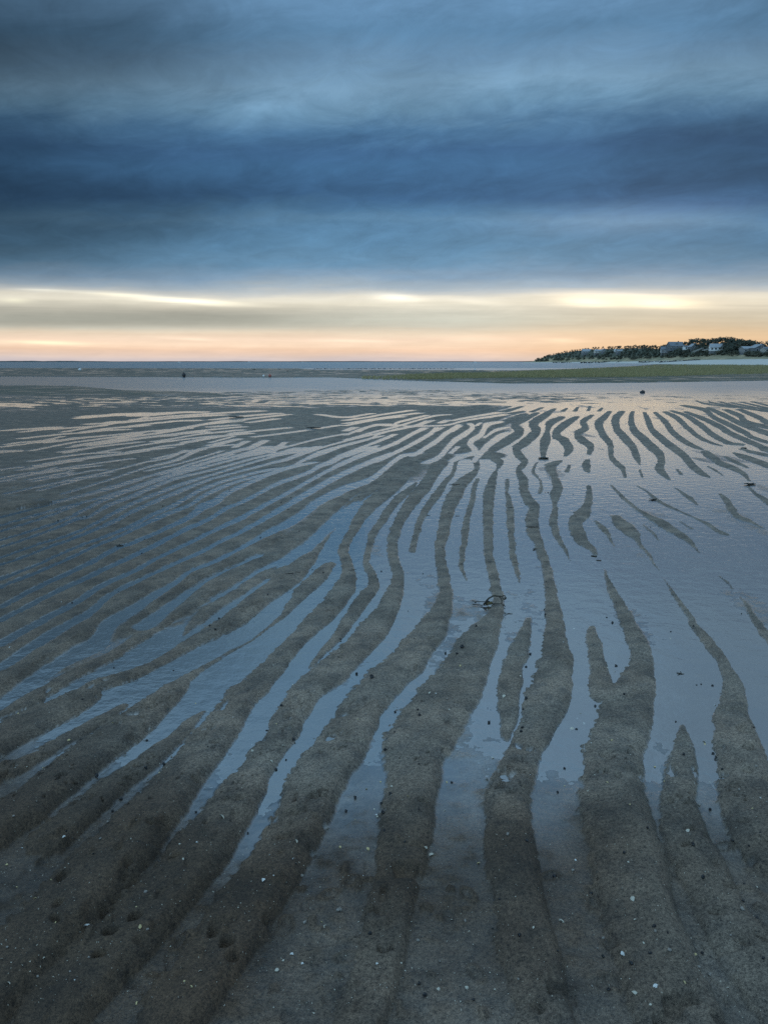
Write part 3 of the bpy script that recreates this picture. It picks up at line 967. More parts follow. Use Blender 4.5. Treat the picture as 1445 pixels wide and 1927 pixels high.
# ------------------------------------------------------------------ plain materials
def pmat(name, colr, rough=0.7, noise=0.0, scale=4.0, colr2=None, spec=0.3, bump=0.0, leaf=0.0):
    m = bpy.data.materials.new(name)
    m.use_nodes = True
    m.node_tree.nodes.clear()
    T = NT(m.node_tree)
    bs = T.new('ShaderNodeBsdfPrincipled')
    bs.inputs['Roughness'].default_value = rough
    bs.inputs['Specular IOR Level'].default_value = spec
    geo = T.new('ShaderNodeTexCoord')
    n = T.noise(geo.outputs['Object'], scale, 4.0, 0.6)
    c2 = colr2 if colr2 else tuple(v * (1 - noise) for v in colr)
    T.l.new(T.mix(T.ss(n, 0.35, 0.65), (*colr, 1), (*c2, 1)), bs.inputs['Base Color'])
    if bump:
        b = T.new('ShaderNodeBump')
        b.inputs['Distance'].default_value = bump
        T.l.new(n, b.inputs['Height'])
        T.l.new(b.outputs[0], bs.inputs['Normal'])
    out = T.new('ShaderNodeOutputMaterial')
    sh = bs.outputs[0]
    if leaf:        # leaves let some light through
        tr = T.new('ShaderNodeBsdfTranslucent')
        tr.inputs['Color'].default_value = (*colr, 1)
        mx = T.new('ShaderNodeMixShader')
        mx.inputs[0].default_value = leaf
        T.l.new(sh, mx.inputs[1])
        T.l.new(tr.outputs[0], mx.inputs[2])
        sh = mx.outputs[0]
    T.l.new(sh, out.inputs[0])
    return m


M = dict(
    leaf=pmat("leaf", (0.11, 0.125, 0.095), 0.7, scale=0.6, colr2=(0.15, 0.14, 0.10), spec=0.15, leaf=0.35),
    leaf2=pmat("leaf_dark", (0.085, 0.105, 0.09), 0.7, scale=0.6, colr2=(0.12, 0.13, 0.10), spec=0.15, leaf=0.35),
    shrub=pmat("shrub_leaf", (0.12, 0.13, 0.10), 0.7, scale=0.8, colr2=(0.16, 0.15, 0.11), spec=0.15, leaf=0.35),
    bark=pmat("bark", (0.09, 0.075, 0.06), 0.9, 0.4),
    dune=pmat("dune_slope", (0.105, 0.105, 0.060), 0.9, scale=0.09, colr2=(0.21, 0.175, 0.105)),
    beach=pmat("beach_sand", (0.62, 0.58, 0.53), 0.9, scale=0.25, colr2=(0.54, 0.51, 0.47)),
    farland=pmat("far_land", (0.10, 0.11, 0.11), 0.9, 0.3, 0.01),
    rock=pmat("dark_rock", (0.040, 0.042, 0.045), 0.8, 0.5, 3.0, bump=0.02),
    white=pmat("white_paint", (0.80, 0.80, 0.79), 0.6, 0.08),
    shingle=pmat("grey_shingle_wall", (0.30, 0.30, 0.30), 0.8, 0.25, 2.0),
    shingle_d=pmat("dark_shingle_wall", (0.19, 0.20, 0.21), 0.8, 0.25, 2.0),
    tan=pmat("tan_wall", (0.52, 0.50, 0.45), 0.8, 0.15, 2.0),
    roof=pmat("grey_roof", (0.20, 0.22, 0.25), 0.8, 0.2, 3.0),
    roof_l=pmat("light_roof", (0.36, 0.38, 0.41), 0.8, 0.2, 3.0),
    pane=pmat("window_glass", (0.03, 0.035, 0.045), 0.15, 0.0, spec=0.5),
    wood=pmat("weathered_wood", (0.46, 0.44, 0.41), 0.8, 0.25, 3.0),
    brick=pmat("chimney_brick", (0.22, 0.12, 0.09), 0.9, 0.3),
    snail=pmat("snail_shell", (0.018, 0.019, 0.022), 0.45, 0.3, 200.0, spec=0.5),
    shell=pmat("pale_shell", (0.50, 0.47, 0.40), 0.5, scale=120.0, colr2=(0.48, 0.44, 0.36)),
    shellw=pmat("white_shell", (0.62, 0.62, 0.60), 0.4, scale=120.0, colr2=(0.62, 0.62, 0.60)),
    shelly=pmat("yellow_shell", (0.60, 0.48, 0.24), 0.5, scale=120.0, colr2=(0.46, 0.38, 0.22)),
    pebble=pmat("grey_pebble", (0.30, 0.27, 0.24), 0.6, 0.4, 90.0),
    weed=pmat("brown_seaweed", (0.030, 0.026, 0.018), 0.35, 0.4, 80.0, spec=0.5),
    weedy=pmat("yellow_seaweed", (0.17, 0.125, 0.045), 0.4, 0.5, 90.0, spec=0.5),
    black=pmat("black_plastic", (0.014, 0.014, 0.018), 0.4, 0.2, spec=0.5),
    red=pmat("faded_red_plastic", (0.42, 0.13, 0.10), 0.5, 0.3),
    blade=pmat("marsh_grass", (0.35, 0.31, 0.15), 0.7, scale=0.35, colr2=(0.43, 0.36, 0.19), spec=0.2, leaf=0.35),
)

def slope_mat():
    m = bpy.data.materials.new("bluff_slope")
    m.use_nodes = True
    m.node_tree.nodes.clear()
    T = NT(m.node_tree)
    sp = T.new('ShaderNodeSeparateXYZ')
    pos = T.new('ShaderNodeNewGeometry').outputs['Position']
    T.l.new(pos, sp.inputs[0])
    n = T.noise(pos, 0.09, 4.0, 0.6)
    n_ = T.noise(pos, 0.5, 3.0, 0.6)
    grass = T.mix(T.ss(n, 0.40, 0.62), (0.21, 0.20, 0.125, 1), (0.42, 0.34, 0.21, 1))
    scrub = T.mix(T.ss(n_, 0.4, 0.6), (0.065, 0.082, 0.062, 1), (0.10, 0.105, 0.075, 1))
    hh = T.m('ADD', sp.outputs[2], T.m('MULTIPLY', T.m('SUBTRACT', n, 0.5), 5.0))
    c = T.mix(T.ss(hh, 5.8, 7.4), grass, scrub)
    bs = T.new('ShaderNodeBsdfPrincipled')
    T.l.new(c, bs.inputs['Base Color'])
    bs.inputs['Roughness'].default_value = 0.9
    out = T.new('ShaderNodeOutputMaterial')
    T.l.new(bs.outputs[0], out.inputs[0])
    return m


M['dune'] = slope_mat()

# ------------------------------------------------------------------ headland, beach, far shore
HX = [960, 1005, 1060, 1100, 1150, 1200, 1250, 1300, 1345, 1400, 1445, 1600, 1800]
HD = [1260, 1150, 1000, 900, 800, 700, 640, 580, 520, 470, 430, 340, 260]
SX = [960, 1000, 1008, 1030, 1060, 1080, 1110, 1150, 1175, 1205, 1240, 1262, 1276, 1286, 1300, 1330, 1345, 1370, 1390, 1405, 1420, 1428, 1436, 1445, 1600, 1800]
SY = [683, 681, 677, 668, 661.5, 657.5, 653.5, 651, 650, 648, 649, 646, 645, 641, 635, 633, 630, 632, 634, 635, 638, 642, 641, 640, 634, 640]


def head_top(x):
    """height of the tree tops along the bluff"""
    D = np.interp(x, HX, HD)
    return CAM_H + (682 - np.interp(x, SX, SY)) / FPX * D


def tree_h(x):
    return np.interp(x, [1000, 1010, 1060, 1200, 1270, 1300, 1450], [0.5, 1.2, 2.2, 3.0, 3.5, 6.5, 6.5])


def foot_z(x):
    return np.interp(x, [1000, 1100, 1240, 1300, 1450], [0.6, 1.4, 2.0, 2.6, 2.8])


def head_pt(x, v):
    """a spot on the bluff: x names the column, v runs from the dune foot (0) to the crest (1) and beyond"""
    D = float(np.interp(x, HX, HD)) + 75.0 * v
    zt = max(float(head_top(x) - tree_h(x)) , foot_z(x) * 0.6)
    zf_ = float(foot_z(x))
    if v < 0.4:
        z = zf_ + (zt - zf_) * 0.22 * (v / 0.4)
    else:
        t = min((v - 0.4) / 0.6, 1.0)
        z = zf_ + (zt - zf_) * (0.22 + 0.78 * (t * t * (3 - 2 * t)))
    if v > 1:
        z -= (v - 1) * 6
    u = (x - 722.5) / FPX / (CP + (963.5 - 675) / FPX * SP)
    return Vector((u * D, D, z))


xs = np.concatenate([np.linspace(985, 1445, 120), np.linspace(1452, 1800, 40)])
vs = np.concatenate([np.linspace(-0.05, 1.1, 26), [1.6, 2.4]])
HXm = np.zeros((len(vs), len(xs))); HYm = HXm.copy(); HZm = HXm.copy()
for i, v in enumerate(vs):
    for j, x in enumerate(xs):
        p = head_pt(x, v)
        HXm[i, j], HYm[i, j], HZm[i, j] = p.x, p.y, p.z
HZm += 0.7 * fbm(HXm * 0.08, HYm * 0.08, 91, 3)
HZm[0] -= 1.2
HZm[-1] = -2
tag(grid_mesh("headland", HXm, HYm, HZm, M['dune']), kind='structure')

ts = np.linspace(0, 1, 14)
BXm = np.zeros((len(ts), len(xs))); BYm = BXm.copy(); BZm = BXm.copy()
for j, x in enumerate(xs):
    D = float(np.interp(x, HX, HD))
    Df = np.interp(x, [1000, 1200, 1240, 1300, 1800], [D - 45, D - 60, 430, 262, 150])
    Df = min(Df, D - 40)
    u = (x - 722.5) / FPX / (CP + (963.5 - 680) / FPX * SP)
    for i, t in enumerate(ts):
        d = Df + (D + 4 - Df) * t
        BXm[i, j], BYm[i, j] = u * d, d
        BZm[i, j] = -0.25 + (foot_z(x) + 0.45) * (0.55 * t + 0.45 * t * t)
BZm += 0.12 * fbm(BXm * 0.12, BYm * 0.12, 92, 3)
tag(grid_mesh("beach", BXm, BYm, BZm, M['beach']), kind='structure')

# a hair of land on the far side of the bay
fx = np.linspace(-4600, 3400, 260)
prof = 1.3 + 7500 / FPX * (0.9 + 1.0 * np.clip(fbm(fx * 0.004, fx * 0, 93, 4) + 0.35, 0, 1)
                           + 1.3 * sstep(-fx, 2600, 3300) * (0.6 + fbm(fx * 0.01, fx * 0, 94, 3)))
FX = np.stack([fx, fx, fx]); FY = np.stack([0 * fx + 7480, 0 * fx + 7520, 0 * fx + 8200]); FZ = np.stack([0 * fx - 2, prof, prof * 0 - 2])
tag(grid_mesh("far_shore", FX, FY, FZ, M['farland']), kind='structure')


def head_z_at(x, v):
    return head_pt(x, v)


# ------------------------------------------------------------------ houses on the bluff
def box_bm(bm, x0, x1, y0, y1, z0, z1):
    vs_ = [bm.verts.new(c) for c in ((x0, y0, z0), (x1, y0, z0), (x1, y1, z0), (x0, y1, z0), (x0, y0, z1), (x1, y0, z1), (x1, y1, z1), (x0, y1, z1))]
    for f in ((0, 3, 2, 1), (4, 5, 6, 7), (0, 1, 5, 4), (1, 2, 6, 5), (2, 3, 7, 6), (3, 0, 4, 7)):
        bm.faces.new([vs_[i] for i in f])


def box_obj(name, dims, mat, parent):
    bm = bmesh.new()
    box_bm(bm, *dims)
    return from_bm(name, bm, mat, parent)


def gable_wall(name, L, Wd, h, rh, mat, parent, off=(0, 0, 0), axis='x'):
    """walls with gable ends; the ridge runs along the axis"""
    bm = bmesh.new()
    a, b = L / 2, Wd / 2
    pr = [(-b, 0), (b, 0), (b, h), (0, h + rh), (-b, h)]
    rows_ = []
    for s in (-a, a):
        r = []
        for (q, z) in pr:
            c = (s, q, z) if axis == 'x' else (q, s, z)
            r.append(bm.verts.new((c[0] + off[0], c[1] + off[1], c[2] + off[2])))
        rows_.append(r)
    bm.faces.new(rows_[0]); bm.faces.new(rows_[1][::-1])
    for i in range(5):
        bm.faces.new([rows_[0][i], rows_[0][(i + 1) % 5], rows_[1][(i + 1) % 5], rows_[1][i]])
    return from_bm(name, bm, mat, parent)


def gable_roof(name, L, Wd, h, rh, mat, parent, off=(0, 0, 0), axis='x', ov=0.35, th=0.18):
    bm = bmesh.new()
    a, b = L / 2 + ov, Wd / 2 + ov
    k = rh / (Wd / 2)
    e = h - k * ov + 0.04
    pr = [(-b, e), (0, h + rh + 0.04), (b, e), (b, e + th), (0, h + rh + 0.04 + th * 1.2), (-b, e + th)]
    rows_ = []
    for s in (-a, a):
        r = []
        for (q, z) in pr:
            c = (s, q, z) if axis == 'x' else (q, s, z)
            r.append(bm.verts.new((c[0] + off[0], c[1] + off[1], c[2] + off[2])))
        rows_.append(r)
    for i in range(6):
        bm.faces.new([rows_[0][i], rows_[0][(i + 1) % 6], rows_[1][(i + 1) % 6], rows_[1][i]])
    bm.faces.new([rows_[0][i] for i in (0, 1, 4, 5)]); bm.faces.new([rows_[0][i] for i in (1, 2, 3, 4)])
    bm.faces.new([rows_[1][i] for i in (5, 4, 1, 0)]); bm.faces.new([rows_[1][i] for i in (4, 3, 2, 1)])
    return from_bm(name, bm, mat, parent)


def window(parent, x, z, w, h, y, frame=None):
    bm = bmesh.new()
    t = 0.12
    box_bm(bm, x - w / 2 - t, x + w / 2 + t, y - 0.06, y + 0.02, z - h / 2 - t, z - h / 2)
    box_bm(bm, x - w / 2 - t, x + w / 2 + t, y - 0.06, y + 0.02, z + h / 2, z + h / 2 + t)
    box_bm(bm, x - w / 2 - t, x - w / 2, y - 0.06, y + 0.02, z - h / 2, z + h / 2)
    box_bm(bm, x + w / 2, x + w / 2 + t, y - 0.06, y + 0.02, z - h / 2, z + h / 2)
    f = from_bm('window', bm, frame or M['white'], parent)
    box_obj('pane', (x - w / 2, x + w / 2, y - 0.035, y + 0.015, z - h / 2, z + h / 2), M['pane'], f)


HOUSE_RECTS = []


def on_bluff(x, y):
    """the spot of the slope that the sight line through (x, y) meets"""
    best = None
    for v in np.linspace(0.05, 1.05, 160):
        p = head_pt(x, v)
        d = abs(pix(p.x, p.y, p.z)[1] - y)
        if best is None or d < best[0]:
            best = (d, p)
    return best[1]


def house(x, ybase, D, W_, dep, h, rh, wall, roof, label, rz=0.0, axis='x', wins=3, end=None, chim=True, deck=False, dormer=False):
    p = on_bluff(x, ybase)
    k = p.y / D
    W_, dep, h, rh, D = W_ * k, dep * k, h * k, rh * k, p.y
    e = empty('house', p, rz)
    tag(e, label, 'house')
    L = W_ if axis == 'x' else dep
    Wd = dep if axis == 'x' else W_
    gable_wall('wall', L, Wd, h, rh, wall, e, axis=axis)
    box_obj('foundation', (-W_ / 2 + 0.1, W_ / 2 - 0.1, -dep / 2 + 0.1, dep / 2 - 0.1, -2.2, 0.05), M['shingle_d'], e)
    gable_roof('roof', L, Wd, h, rh, roof, e, axis=axis)
    for i in range(wins):
        window(e, -W_ / 2 + W_ * (i + 0.5) / wins, h * 0.55, min(1.3, W_ / wins * 0.5), h * 0.42, -dep / 2)
    if axis == 'y':
        window(e, 0, h + rh * 0.4, 1.3, rh * 0.35, -dep / 2)
    if end is not None:      # the gable end catches the light: white boarded
        bm = bmesh.new()
        b = dep / 2
        vv = [bm.verts.new((-W_ / 2 - sx_, q, z)) for sx_ in (0.0, 0.08) for (q, z) in ((-b, 0.1), (b, 0.1), (b, h), (0, h + rh), (-b, h))]
        bm.faces.new(vv[:5]); bm.faces.new(vv[5:][::-1])
        for i in range(5):
            bm.faces.new([vv[i], vv[(i + 1) % 5], vv[5 + (i + 1) % 5], vv[5 + i]])
        from_bm('gable_end', bm, end, e)
    if chim:
        box_obj('chimney', (W_ * 0.2 - 0.4, W_ * 0.2 + 0.4, -0.4, 0.4, h + rh * 0.5, h + rh + 0.9), M['brick'], e)
    if deck:
        d = box_obj('deck', (-W_ / 2, W_ / 2, -dep / 2 - 2.4, -dep / 2, -0.3, -0.1), M['wood'], e)
        for i in range(5):
            xx = -W_ / 2 + 0.2 + (W_ - 0.4) * i / 4
            box_obj('deck_post', (xx - 0.1, xx + 0.1, -dep / 2 - 2.35, -dep / 2 - 2.15, -2.8, 0.85), M['wood'], d)
        box_obj('deck_rail', (-W_ / 2, W_ / 2, -dep / 2 - 2.33, -dep / 2 - 2.2, 0.85, 0.98), M['wood'], d)
    if dormer:
        gable_wall('dormer', 2.6, 2.4, 1.0, 0.8, wall, e, off=(0, -dep * 0.22, h + rh * 0.25), axis='y')
    wpx = W_ / D * FPX / 2 + 1
    HOUSE_RECTS.append((x - wpx, x + wpx, ybase - (h + rh) / D * FPX, ybase, D))
    return e


house(1346.5, 660.3, 535, 9.6, 6.5, 2.5, 2.3, M['white'], M['roof_l'], "white cottage with a long grey roof alone below the tall dark wood", rz=R(-14), wins=4, end=M['white'], chim=False)
house(1252, 664, 660, 9.0, 7.0, 2.9, 2.2, M['shingle'], M['roof'], "grey house with a bright white gable end, lowest house left of the tall wood", rz=R(-16), wins=3, end=M['white'], deck=True)
house(1268, 656, 690, 13.0, 9.0, 2.4, 3.4, M['shingle_d'], M['roof'], "broad blue grey roofed house, highest one left of the tall wood", rz=R(6), wins=4, dormer=True)
house(1287.5, 658.6, 645, 3.4, 4.0, 2.6, 0.8, M['white'], M['roof'], "small boxy white house under the left edge of the tall wood", wins=1, chim=False, deck=True)
house(1302.5, 656.5, 625, 6.4, 8.0, 1.8, 2.3, M['shingle_d'], M['roof_l'], "small dark house with a pale outlined front gable under the left edge of the wood", axis='y', wins=2, chim=False)
house(1424.5, 663.0, 468, 8.6, 9.0, 2.6, 2.1, M['shingle_d'], M['roof_l'], "grey house with a steep front gable at the right edge of the photo", axis='y', wins=3)
house(1403, 663.5, 470, 6.8, 7.0, 2.3, 1.3, M['shingle'], M['roof_l'], "low grey house joined on the left of the steep gabled house", wins=3, chim=False)
house(1441, 663.5, 462, 5.6, 6.0, 2.2, 0.9, M['tan'], M['roof'], "low pale shed roofed house at the far right edge beyond the steep gable", wins=2, chim=False)
house(1103, 665, 925, 11.5, 8.0, 2.3, 2.6, M['shingle'], M['roof_l'], "grey roofed house farthest left among the trees of the bluff", wins=3)
house(1124.5, 664.5, 880, 9.0, 7.0, 2.4, 1.6, M['tan'], M['roof_l'], "pale tan house second from the left among the bluff trees", wins=3, chim=False, deck=True)
house(1134.5, 662.5, 872, 4.5, 6.0, 1.8, 1.9, M['shingle'], M['roof_l'], "small pale gabled house just right of the tan house among the bluff trees", axis='y', wins=1, chim=False)
house(1165, 663.5, 800, 7.0, 6.0, 1.6, 1.3, M['shingle'], M['roof_l'], "low grey house half hidden below the white lit gable on the bluff", wins=2, chim=False)
house(1156.4, 661.5, 815, 1.9, 3.0, 1.5, 0.9, M['white'], M['white'], "tiny bright white gable showing through the middle of the bluff trees", axis='y', wins=1, chim=False)


def stairs(x0, y0, D0, x1, y1, D1, label):
    a, b = at_dist(x0, y0, D0), at_dist(x1, y1, D1)
    e = empty('beach_stairs', a)
    tag(e, label, 'stairs')
    d = b - a
    n = 12
    side = Vector((-d.y, d.x, 0)).normalized() * 0.7
    if side.y > 0:
        pass
    for s in (-1, 1):
        o = side * s
        vs_ = []
        for t in (Vector((0, 0, 0)), d):
            for k in ((0, 0, -0.3), (0, 0, 0.35)):
                for w in (-0.06, 0.06):
                    vs_.append(t + o + Vector(k) + side * w)
        from_lists('stringer', vs_, [(0, 1, 3, 2), (4, 6, 7, 5), (0, 4, 5, 1), (2, 3, 7, 6), (0, 2, 6, 4), (1, 5, 7, 3)], M['wood'], e)
    bm = bmesh.new()
    L = d.length / n
    box_bm(bm, -0.65, 0.65, -L * 0.42, L * 0.42, -0.05, 0.05)
    me = bpy.data.meshes.new('tread')
    bm.to_mesh(me); bm.free()
    ang = math.atan2(d.y, d.x) - math.pi / 2
    for i in range(n):
        t = mesh_obj('tread', me, M['wood'], e)
        t.location = d * ((i + 0.5) / n)
        t.rotation_euler = (0, 0, ang)
    return e


stairs(1304, 662.0, 575, 1322, 655.0, 590, "long pale wooden stairs climbing the bluff right of the gabled house")
stairs(1322, 659.5, 560, 1333, 656.5, 566, "short pale wooden stairs leading up to the white cottage")
stairs(1126.5, 678.0, 888, 1128, 673.0, 896, "steep pale wooden stairs down the foot of the bluff to the shore")

# ------------------------------------------------------------------ trees and shrubs
def crown_mesh(name, seed, r, h, n, lf, lumps, flat=1.0):
    rg = np.random.default_rng(seed)
    cs = [(rg.normal(0, r * 0.42), rg.normal(0, r * 0.42), h * rg.uniform(0.12, 0.82), rg.uniform(0.42, 0.66) * r) for _ in range(lumps)]
    vs_, fs = [], []
    for i in range(n):
        c = cs[rg.integers(len(cs))]
        d = rg.normal(0, 1, 3); d /= np.linalg.norm(d)
        rad = c[3] * rg.uniform(0.6, 1.0) ** 0.5
        p = np.array(c[:3]) + d * rad * np.array([1, 1, 0.75 * flat])
        nn = d + rg.normal(0, 0.45, 3) + np.array([0, 0, 0.35])
        a = np.cross(nn, rg.normal(0, 1, 3)); a /= np.linalg.norm(a)
        b = np.cross(nn, a); b /= np.linalg.norm(b)
        s = lf * rg.uniform(0.6, 1.3)
        k = len(vs_)
        vs_ += [p - a * s * .5, p + b * s * .35, p + a * s * .5, p - b * s * .35]
        fs.append((k, k + 1, k + 2, k + 3))
    me = bpy.data.meshes.new(name)
    me.from_pydata([tuple(map(float, v)) for v in vs_], [], fs)
    me.update()
    return me


def trunk_mesh(name, h, r):
    bm = bmesh.new()
    rings = []
    for t in range(5):
        f = t / 4
        ring = [bm.verts.new((math.cos(a_) * r * (1 - 0.7 * f) + 0.15 * math.sin(3 * f), math.sin(a_) * r * (1 - 0.7 * f), h * 0.7 * f - 0.8)) for a_ in np.linspace(0, 2 * math.pi, 7)[:-1]]
        rings.append(ring)
    for a_, b_ in zip(rings, rings[1:]):
        for i in range(6):
            bm.faces.new((a_[i], a_[(i + 1) % 6], b_[(i + 1) % 6], b_[i]))
    # three limbs
    for k in range(3):
        an = k * 2.1 + 0.4
        z0 = h * 0.3
        tip = Vector((math.cos(an) * r * 6, math.sin(an) * r * 6, h * 0.62))
        st = Vector((0, 0, z0))
        q = [bm.verts.new(st + Vector((math.cos(b_) * r * .4, math.sin(b_) * r * .4, 0))) for b_ in (0, 2.1, 4.2)]
        tv = bm.verts.new(tip)
        for i in range(3):
            bm.faces.new((q[i], q[(i + 1) % 3], tv))
    me = bpy.data.meshes.new(name)
    bm.to_mesh(me); bm.free()
    return me


CROWNS = [crown_mesh('crown', 100 + i, 2.6, 6.0, 330, 0.85, 8) for i in range(5)]
for i, me in enumerate(CROWNS):
    me.materials.append(M['leaf'] if i % 2 else M['leaf2'])
PINES = [crown_mesh('crown', 200 + i, 2.2, 7.5, 150, 0.8, 4, 0.6) for i in range(3)]
for me in PINES:
    me.materials.append(M['leaf2'])
BUSHES = [crown_mesh('foliage', 300 + i, 1.7, 2.2, 150, 0.7, 5) for i in range(4)]
for i, me in enumerate(BUSHES):
    me.materials.append(M['shrub'] if i % 2 else M['leaf'])
TRUNK = trunk_mesh('trunk', 6.0, 0.22)
TRUNK.materials.append(M['bark'])


def blocks_house(p, hgt, rad):
    x0, y1 = pix(p.x, p.y, p.z)
    _, y0 = pix(p.x, p.y, p.z + hgt)
    r = rad / p.y * FPX
    for (a, b, t, bt, D) in HOUSE_RECTS:
        if p.y < D + 4 and x0 + r > a + 1 and x0 - r < b - 1 and y0 < bt - 2.0 and y1 > t:
            return True
        if abs(p.y - D) < 9 and a - 1 < x0 < b + 1:
            return True
    return False


def tree(p, s, meshes, label, group, rs):
    e = empty('tree', p, rs.uniform(0, 6.28))
    e.scale = (s * rs.uniform(0.9, 1.2), s * rs.uniform(0.9, 1.2), s * rs.uniform(0.85, 1.15))
    tag(e, label, 'tree', group)
    mesh_obj('crown', rs.choice(meshes), None, e)
    mesh_obj('trunk', TRUNK, None, e)
    return e


rs = random.Random(5)
LAB_WOOD = ("dark leafy tree crowded in the tall wood behind the cottages", "trees of the tall wood on the bluff")
LAB_LOW = ("low bushy tree packed along the bluff running out to the point", "trees along the lower bluff")
n_t = 0
for (v0, dx) in ((0.97, 4.6), (0.84, 7.0), (0.72, 7.5), (0.60, 8.0), (0.48, 10.0)):
    x = 1004 + rs.uniform(0, 5)
    while x < 1466:
        x += dx * rs.uniform(0.7, 1.3) * (1.0 if x < 1283 else 1.45)
        v = v0 + rs.uniform(-.05, .05)
        if v0 < 0.55 and x > 1300:
            continue
        p = head_pt(x, v)
        full = max(float(tree_h(x)), 1.4) * (1.0 if v0 > 0.9 else 0.85)
        if v0 > 0.9:
            s = max(float(head_top(x)) - p.z, 1.2) / 5.2 * rs.uniform(0.8, 1.02)
        else:
            s = full / 5.2 * rs.uniform(0.75, 1.1)
        s = max(s, 0.42 if x > 1040 else 0.25)
        if blocks_house(p, 5.2 * s, 2.2 * s):
            continue
        lab = LAB_WOOD if x > 1283 else LAB_LOW
        tree(p, s, CROWNS, lab[0], lab[1], rs)
        n_t += 1
# the ones that break the skyline
for (x, sc_, lab) in ((1207.5, 1.25, "round headed tree standing alone above the skyline of the lower bluff"),
                      (1163, 0.95, "taller of two thin trees poking above the middle of the lower bluff"),
                      (1143.5, 0.8, "shorter of two thin trees poking above the middle of the lower bluff"),
                      (1291, 1.55, "open crowned tree at the left end of the tall wood"),
                      (1303, 1.6, "second open crowned tree from the left end of the tall wood"),
                      (1346, 1.55, "highest tree top of the wood above the white cottage"),
                      (1399, 1.45, "flat topped tree on the skyline right of the white cottage"),
                      (1421.5, 1.15, "slender open tree in the gap above the steep gabled house"),
                      (1442, 1.5, "dense dark tree at the right edge behind the steep gabled house")):
    p = head_pt(x, 0.98)
    top = head_top(x) + 1.0
    s = max((top - p.z) / 6.2, 0.5)
    tree(p, s, PINES if sc_ > 1.4 else CROWNS, lab, None, rs)
n_b = 0
for i in range(900):
    if n_b >= 230:
        break
    x = rs.uniform(1006, 1470)
    v = rs.uniform(0.24, 0.85) if x < 1240 else rs.uniform(0.40 if x < 1330 else 0.52, 0.85)
    p = head_pt(x, v)
    s = rs.uniform(0.8, 1.5)
    if blocks_house(p, 1.6 * s, 1.2 * s):
        continue
    o = mesh_obj('shrub', rs.choice(BUSHES), None)
    o.location = p
    o.rotation_euler = (0, 0, rs.uniform(0, 6.28))
    o.scale = (s * 1.25, s * 1.25, s)
    tag(o, "dense low shrub on the slope between the dune grass and the trees", 'shrub', 'shrubs on the slope of the bluff')
    n_b += 1


# ------------------------------------------------------------------ rocks and groynes
def rock_bm(bm, c, s, rs_, flat=0.7):
    r = bmesh.ops.create_icosphere(bm, subdivisions=1, radius=1.0, matrix=Matrix.Translation(c) @ Matrix.Rotation(rs_.uniform(0, 6), 4, 'Z') @ Matrix.Diagonal((s * rs_.uniform(.8, 1.4), s * rs_.uniform(.8, 1.2), s * flat * rs_.uniform(.7, 1.2), 1)))
    for v in r['verts']:
        v.co += Vector((rs_.uniform(-1, 1), rs_.uniform(-1, 1), rs_.uniform(-1, 1))) * s * 0.16


def groyne(a, b, n, s, label, rows_=1):
    bm = bmesh.new()
    d = b - a
    for i in range(n):
        t = (i + rs.uniform(-.3, .3)) / n
        for k in range(rows_):
            rock_bm(bm, d * t + Vector((rs.uniform(-s, s) * .7, rs.uniform(-s, s) * .7, 0.25 * s * rs.uniform(-1, 1))), s * rs.uniform(.7, 1.15), rs)
    o = from_bm('stone_groyne', bm, M['rock'])
    o.location = a
    return tag(o, label, 'groyne')


ga = at_dist(592, 694.2, 141); gb = at_dist(857, 694.4, 141)
ga.z = gb.z = -0.02
groyne(ga, gb, 190, 0.17, "long thin dark line of stones lying in the shallows beyond the sand bar")
groyne(at_dist(1240, 681.8, 560), at_dist(1318, 677.6, 545), 46, 1.0, "dark stone groyne crossing the pale beach below the white cottage")
groyne(at_dist(1202, 681.0, 640), at_dist(1243, 681.6, 600), 26, 0.85, "short low dark stone groyne left of the pale beach")
groyne(at_dist(1093, 682.3, 820), at_dist(1165, 680.6, 800), 40, 0.95, "dark stone groyne under the middle of the low bluff")
groyne(at_dist(1160, 681.9, 760), at_dist(1200, 679.6, 770), 24, 0.85, "dark stone groyne right of the one under the middle of the bluff")
groyne(at_dist(1040, 682.2, 960), at_dist(1082, 681.8, 950), 24, 0.8, "low dark stone groyne nearest the point of the bluff")


def on_ground(x, y, lift=0.0):
    X, Y = ground_xy(x, y)
    z = ground_z(float(X), float(Y))
    return Vector((float(X), float(Y), z + lift))


def ppm(y):
    """photograph pixels per metre at a row of the flat"""
    X, Y = ground_xy(722.5, y)
    dep = float(Y) * CP + CAM_H * SP
    return FPX / dep


def rock_thing(x, y, wpx, label, mat, cat='rock', name='rock', tall=0.6):
    k = wpx / ppm(y) / 2
    bm = bmesh.new()
    for i in range(4):
        rock_bm(bm, Vector((rs.uniform(-.5, .5) * k, rs.uniform(-.4, .4) * k, k * tall * (0.3 if i else 0.45))), k * (0.8 if i == 0 else 0.5), rs, tall)
    o = from_bm(name, bm, mat, None, True)
    o.location = on_ground(x, y, -0.1 * k)
    return tag(o, label, cat)


rock_thing(1208, 739.5, 12, "dark rock standing alone in the shallow water before the green marsh", M['rock'], tall=0.9)
rock_thing(1145, 714, 4, "small dark stone on the sand strip under the marsh grass", M['rock'])


# ------------------------------------------------------------------ buoys and boats
def sphere_bm(bm, r, c=(0, 0, 0), sc=(1, 1, 1), u=14, v=9):
    bmesh.ops.create_uvsphere(bm, u_segments=u, v_segments=v, radius=r, matrix=Matrix.Translation(c) @ Matrix.Diagonal((*sc, 1)))


